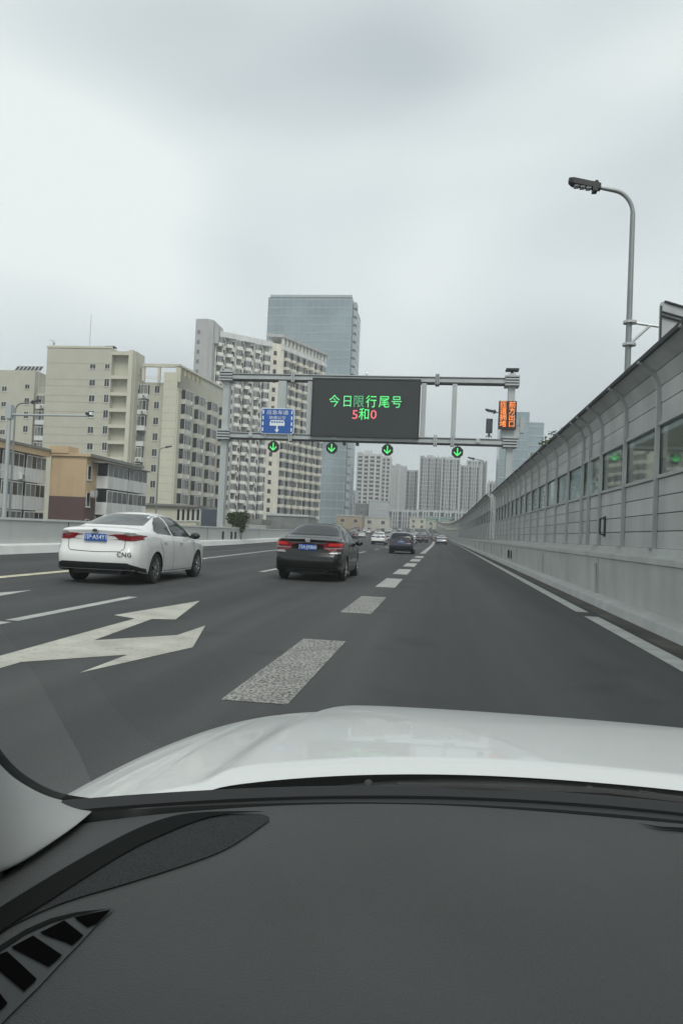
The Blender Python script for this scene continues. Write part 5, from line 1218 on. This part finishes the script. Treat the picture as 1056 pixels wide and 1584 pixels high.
    def band(y0f, y1f, z0, z1, name, m_, hw=.70, n=60, thick=.004):
        q = MB(); vs = []; fs = []
        for i in range(n+1):
            s_ = -1+2*i/n; x = XC+s_*hw; a0, a1 = y0f(s_*hw), y1f(s_*hw); zz = z1(s_*hw) if callable(z1) else z1; vs += [(x, a0, z0), (x, a1, zz), (x, a1, zz-thick), (x, a0, z0-thick)]
        for i in range(n):
            for k in range(4): fs.append((4*i+k, 4*i+(k+1) % 4, 4*i+4+(k+1) % 4, 4*i+4+k))
        fs += [(0, 1, 2, 3), (4*n+3, 4*n+2, 4*n+1, 4*n)]
        q.add(vs, fs); return q.build(name, m_, ego, smooth=True)
    band(lambda d: b_line(d)+.0, lambda d: b_hood(d)+.03, .933, lambda d: .922-.05*(d/.74)**2, 'cowl', mat('cowl_black', (.055, .058, .06), .32, var=.3, scale=6, bump=.1), .74, thick=.05)
    band(lambda d: b_line(d)-.012, lambda d: b_line(d)+.003, .931, .940, 'windscreen_seal', M_black, .72, thick=.03)
    band(lambda d: b_dash(d)+.003, lambda d: b_line(d)-.013, .926, .927, 'dash_front_edge', mat('dash_edge', (.03, .032, .033), .5, spec=.3), .70, thick=.03)
    q = MB(); q.box(XC-.62, XC+.62, 1.02, 1.9, .60, .80); q.box(XC-.70, XC+.70, .98, 1.20, .80, .86); q.build('engine_bay', M_black, ego)
    w_ = MB()
    w_.tube([(XC-.30, b_line(.30)+.010, .938), (XC, b_line(0)+.02, .940), (XC+.34, b_line(.34)+.022, .940), (XC+.62, b_line(.62)+.02, .938)], .005, 6)
    w_.tube([(XC+.05, b_line(0)+.036, .938), (XC+.60, b_line(.6)+.012, .938)], .004, 6); w_.build('wiper', M_rubber, ego, smooth=True)
    for px, py in ((570, 1203), (912, 1213)):
        p = atz(px, py, .945); j = MB(); j.ell((p.x, p.y, .936), .007, .009, .006, 10, 6); j.build('washer_jet', M_seamc, ego, smooth=True)
    # dashboard
    def dz(x, y):
        u = x-XC; return .93-.012*(abs(u)/.68)**4-.018*max(0, .75-y)**1.5-.004*exp(-((u)/.2)**2)-.35*max(0, y-b_dash(u)+.012)
    q = MB(); NX, NY = 110, 80; vs = []; fs = []
    for j in range(NY+1):
        for i in range(NX+1):
            s_ = -1+2*i/NX; v = j/NY; x = XC+s_*.70; yf = b_dash(s_*.70); y = .33+(yf-.33)*v; z = dz(x, y)
            if v < .1: z -= (.1-v)**2*9
            vs.append((x, y, z))
    for j in range(NY):
        for i in range(NX): a_ = j*(NX+1)+i; fs.append((a_, a_+1, a_+NX+2, a_+NX+1))
    M_dash_ = mat('dash_plastic', (.058, .061, .061), .60, 0, var=.16, scale=2.2, bump=.3, bscale=420, spec=.35)
    q.add(vs, fs); dash = q.build('dashboard', M_dash_, ego, smooth=True)
    q = MB(); q.box(XC-.69, XC+.69, .29, .33, .4, .83); q.build('dash_fascia', M_dash_, dash)
    bvh = BVHTree.FromPolygons([Vector(v) for v in vs], fs)
    def pz(pts, z=.928): return [tuple(atz(x, y, z))[:2] for x, y in pts]
    def dpan(name, pts, m_, off, par=dash, step=.02, soft=0):
        for _ in range(soft):
            o = []
            for i, p in enumerate(pts):
                q_ = pts[(i+1) % len(pts)]; o += [(p[0]*.75+q_[0]*.25, p[1]*.75+q_[1]*.25), (p[0]*.25+q_[0]*.75, p[1]*.25+q_[1]*.75)]
            pts = o
        q = MB(); panel(q, bvh, pz(pts), 'T', off, step); return q.build(name, m_, par, smooth=True)
    grille = [(-40, 1470), (0, 1432), (60, 1404), (110, 1386), (190, 1366), (280, 1340), (345, 1318), (390, 1290), (432, 1259), (300, 1259.5), (250, 1269), (195, 1290), (100, 1342), (0, 1400), (-40, 1425)]
    M_gr = bpy.data.materials.new('speaker_cloth'); M_gr.use_nodes = True; N = M_gr.node_tree.nodes; Lk = M_gr.node_tree.links; b_ = N['Principled BSDF']
    tc = N.new('ShaderNodeTexCoord'); vo = N.new('ShaderNodeTexVoronoi'); vo.inputs['Scale'].default_value = 420; Lk.new(tc.outputs['Object'], vo.inputs[0]); cr = N.new('ShaderNodeValToRGB')
    cr.color_ramp.elements[0].position = .2; cr.color_ramp.elements[0].color = (.010, .011, .011, 1); cr.color_ramp.elements[1].position = .5; cr.color_ramp.elements[1].color = (.034, .036, .037, 1); Lk.new(vo.outputs[0], cr.inputs[0]); Lk.new(cr.outputs[0], b_.inputs['Base Color']); b_.inputs['Roughness'].default_value = .8; b_.inputs['Specular IOR Level'].default_value = .15
    g_ = dpan('speaker_grille', grille, M_gr, .002, soft=2)
    dark_e = [(-40, 1470), (0, 1434), (60, 1400), (120, 1362), (200, 1313), (260, 1287), (310, 1268), (350, 1261), (432, 1259), (300, 1256), (250, 1265), (195, 1286), (100, 1337), (0, 1396), (-40, 1421)]
    dpan('grille_recess_edge', dark_e, mat('lip_black', (.008, .009, .009), .8, spec=.08), .004, g_, .012, 2)
    dpan('dash_groove', [(984, 1274), (1020, 1280), (1100, 1284), (1100, 1290), (1020, 1283)], mat('lip_black', None), .003)
    vent = [(-60, 1560), (-60, 1500), (0, 1462), (40, 1437), (80, 1420), (120, 1410), (178, 1404), (150, 1428), (125, 1455), (100, 1480), (60, 1522), (20, 1560), (0, 1580)]
    v_ = dpan('air_vent', vent, mat('vent_grey', (.05, .054, .055), .6, spec=.25), .002)
    for sl_ in ([(115, 1417), (172, 1407), (150, 1428), (136, 1433)], [(62, 1439), (100, 1421), (130, 1446), (112, 1461), (104, 1456)], [(18, 1460), (52, 1443), (97, 1476), (76, 1493)], [(-20, 1478), (12, 1466), (58, 1512), (38, 1530)], [(-60, 1510), (-30, 1490), (13, 1548), (-8, 1566)]):
        dpan('vent_slot', sl_, mat('slot_black', (.004, .004, .004), .9, spec=.0), .0035, v_)
    dpan('vent_rim', [(0, 1466), (40, 1440), (80, 1423), (120, 1412.5), (178, 1404), (120, 1408), (80, 1416), (40, 1432), (0, 1456)], mat('lip_black', None), .003, v_, .01)
    # windscreen pillars: a broad trim foot that sweeps up and back to the roof
    seal = [atY(153, 1244, .985), atY(112, 1241, .972), atY(75, 1232, .945), atY(38, 1212, .905), atY(0, 1183, .85), Vector((XC-.705, .70, 1.115)), Vector((XC-.665, .42, 1.29)), Vector((XC-.60, .02, 1.53))]
    low = [atY(150, 1248, .975), atY(121, 1276, .90), atY(80, 1307, .845), atY(36, 1340, .79), atY(-8, 1367, .75), Vector((XC-.72, .60, .97)), Vector((XC-.70, .34, 1.20)), Vector((XC-.62, -.08, 1.50))]
    for s_ in (-1, 1):
        q = MB(); vs = []; n = 9
        for S1, L1_ in zip(seal, low):
            w = (S1-L1_).length
            for k in range(n):
                t = k/(n-1); p = S1.lerp(L1_, t)+Vector((.9, -.35, .1)).normalized()*(sin(pi*t)**.8*w*.16)
                vs.append((XC+(p.x-XC)*(1 if s_ < 0 else -1), p.y, p.z))
            for dx in (.06, .03):   # the back of the trim
                p = (L1_ if dx == .06 else S1)+Vector((-dx, .02, .0)); vs.append((XC+(p.x-XC)*(1 if s_ < 0 else -1), p.y, p.z))
        n2 = n+2; fs = [(i*n2+k, i*n2+(k+1) % n2, (i+1)*n2+(k+1) % n2, (i+1)*n2+k) for i in range(len(seal)-1) for k in range(n2)]
        q.add(vs, fs); o = q.build('windscreen_pillar', mat('pillar_trim', (.34, .352, .348), .7, var=.04), ego, smooth=True)
        o.data.set_sharp_from_angle(angle=R_(75)); md = o.modifiers.new('s', 'SUBSURF'); md.levels = md.render_levels = 2
        q = MB(); q.tube([(XC+(p.x-XC)*(1 if s_ < 0 else -1)+.0, p.y+.004, p.z+.001) for p in seal], .0052, 10)
        o = q.build('pillar_seal', mat('lip_black', None), ego, smooth=True); md = o.modifiers.new('s', 'SUBSURF'); md.levels = md.render_levels = 2
ego_build()

# ------------------------------------------------------------------ haze
hz = MB(); hz.box(-900, 900, -120, 1100, -9, 165)
hm = bpy.data.materials.new('haze'); hm.use_nodes = True; N = hm.node_tree.nodes; N.clear(); o_ = N.new('ShaderNodeOutputMaterial'); v = N.new('ShaderNodeVolumePrincipled')
v.inputs['Color'].default_value = (.93, .96, .97, 1); v.inputs['Density'].default_value = .0009; v.inputs['Anisotropy'].default_value = .2
hm.node_tree.links.new(v.outputs[0], o_.inputs['Volume'])
tag(hz.build('haze', hm), 'thin grey city haze', 'haze', kind='stuff')
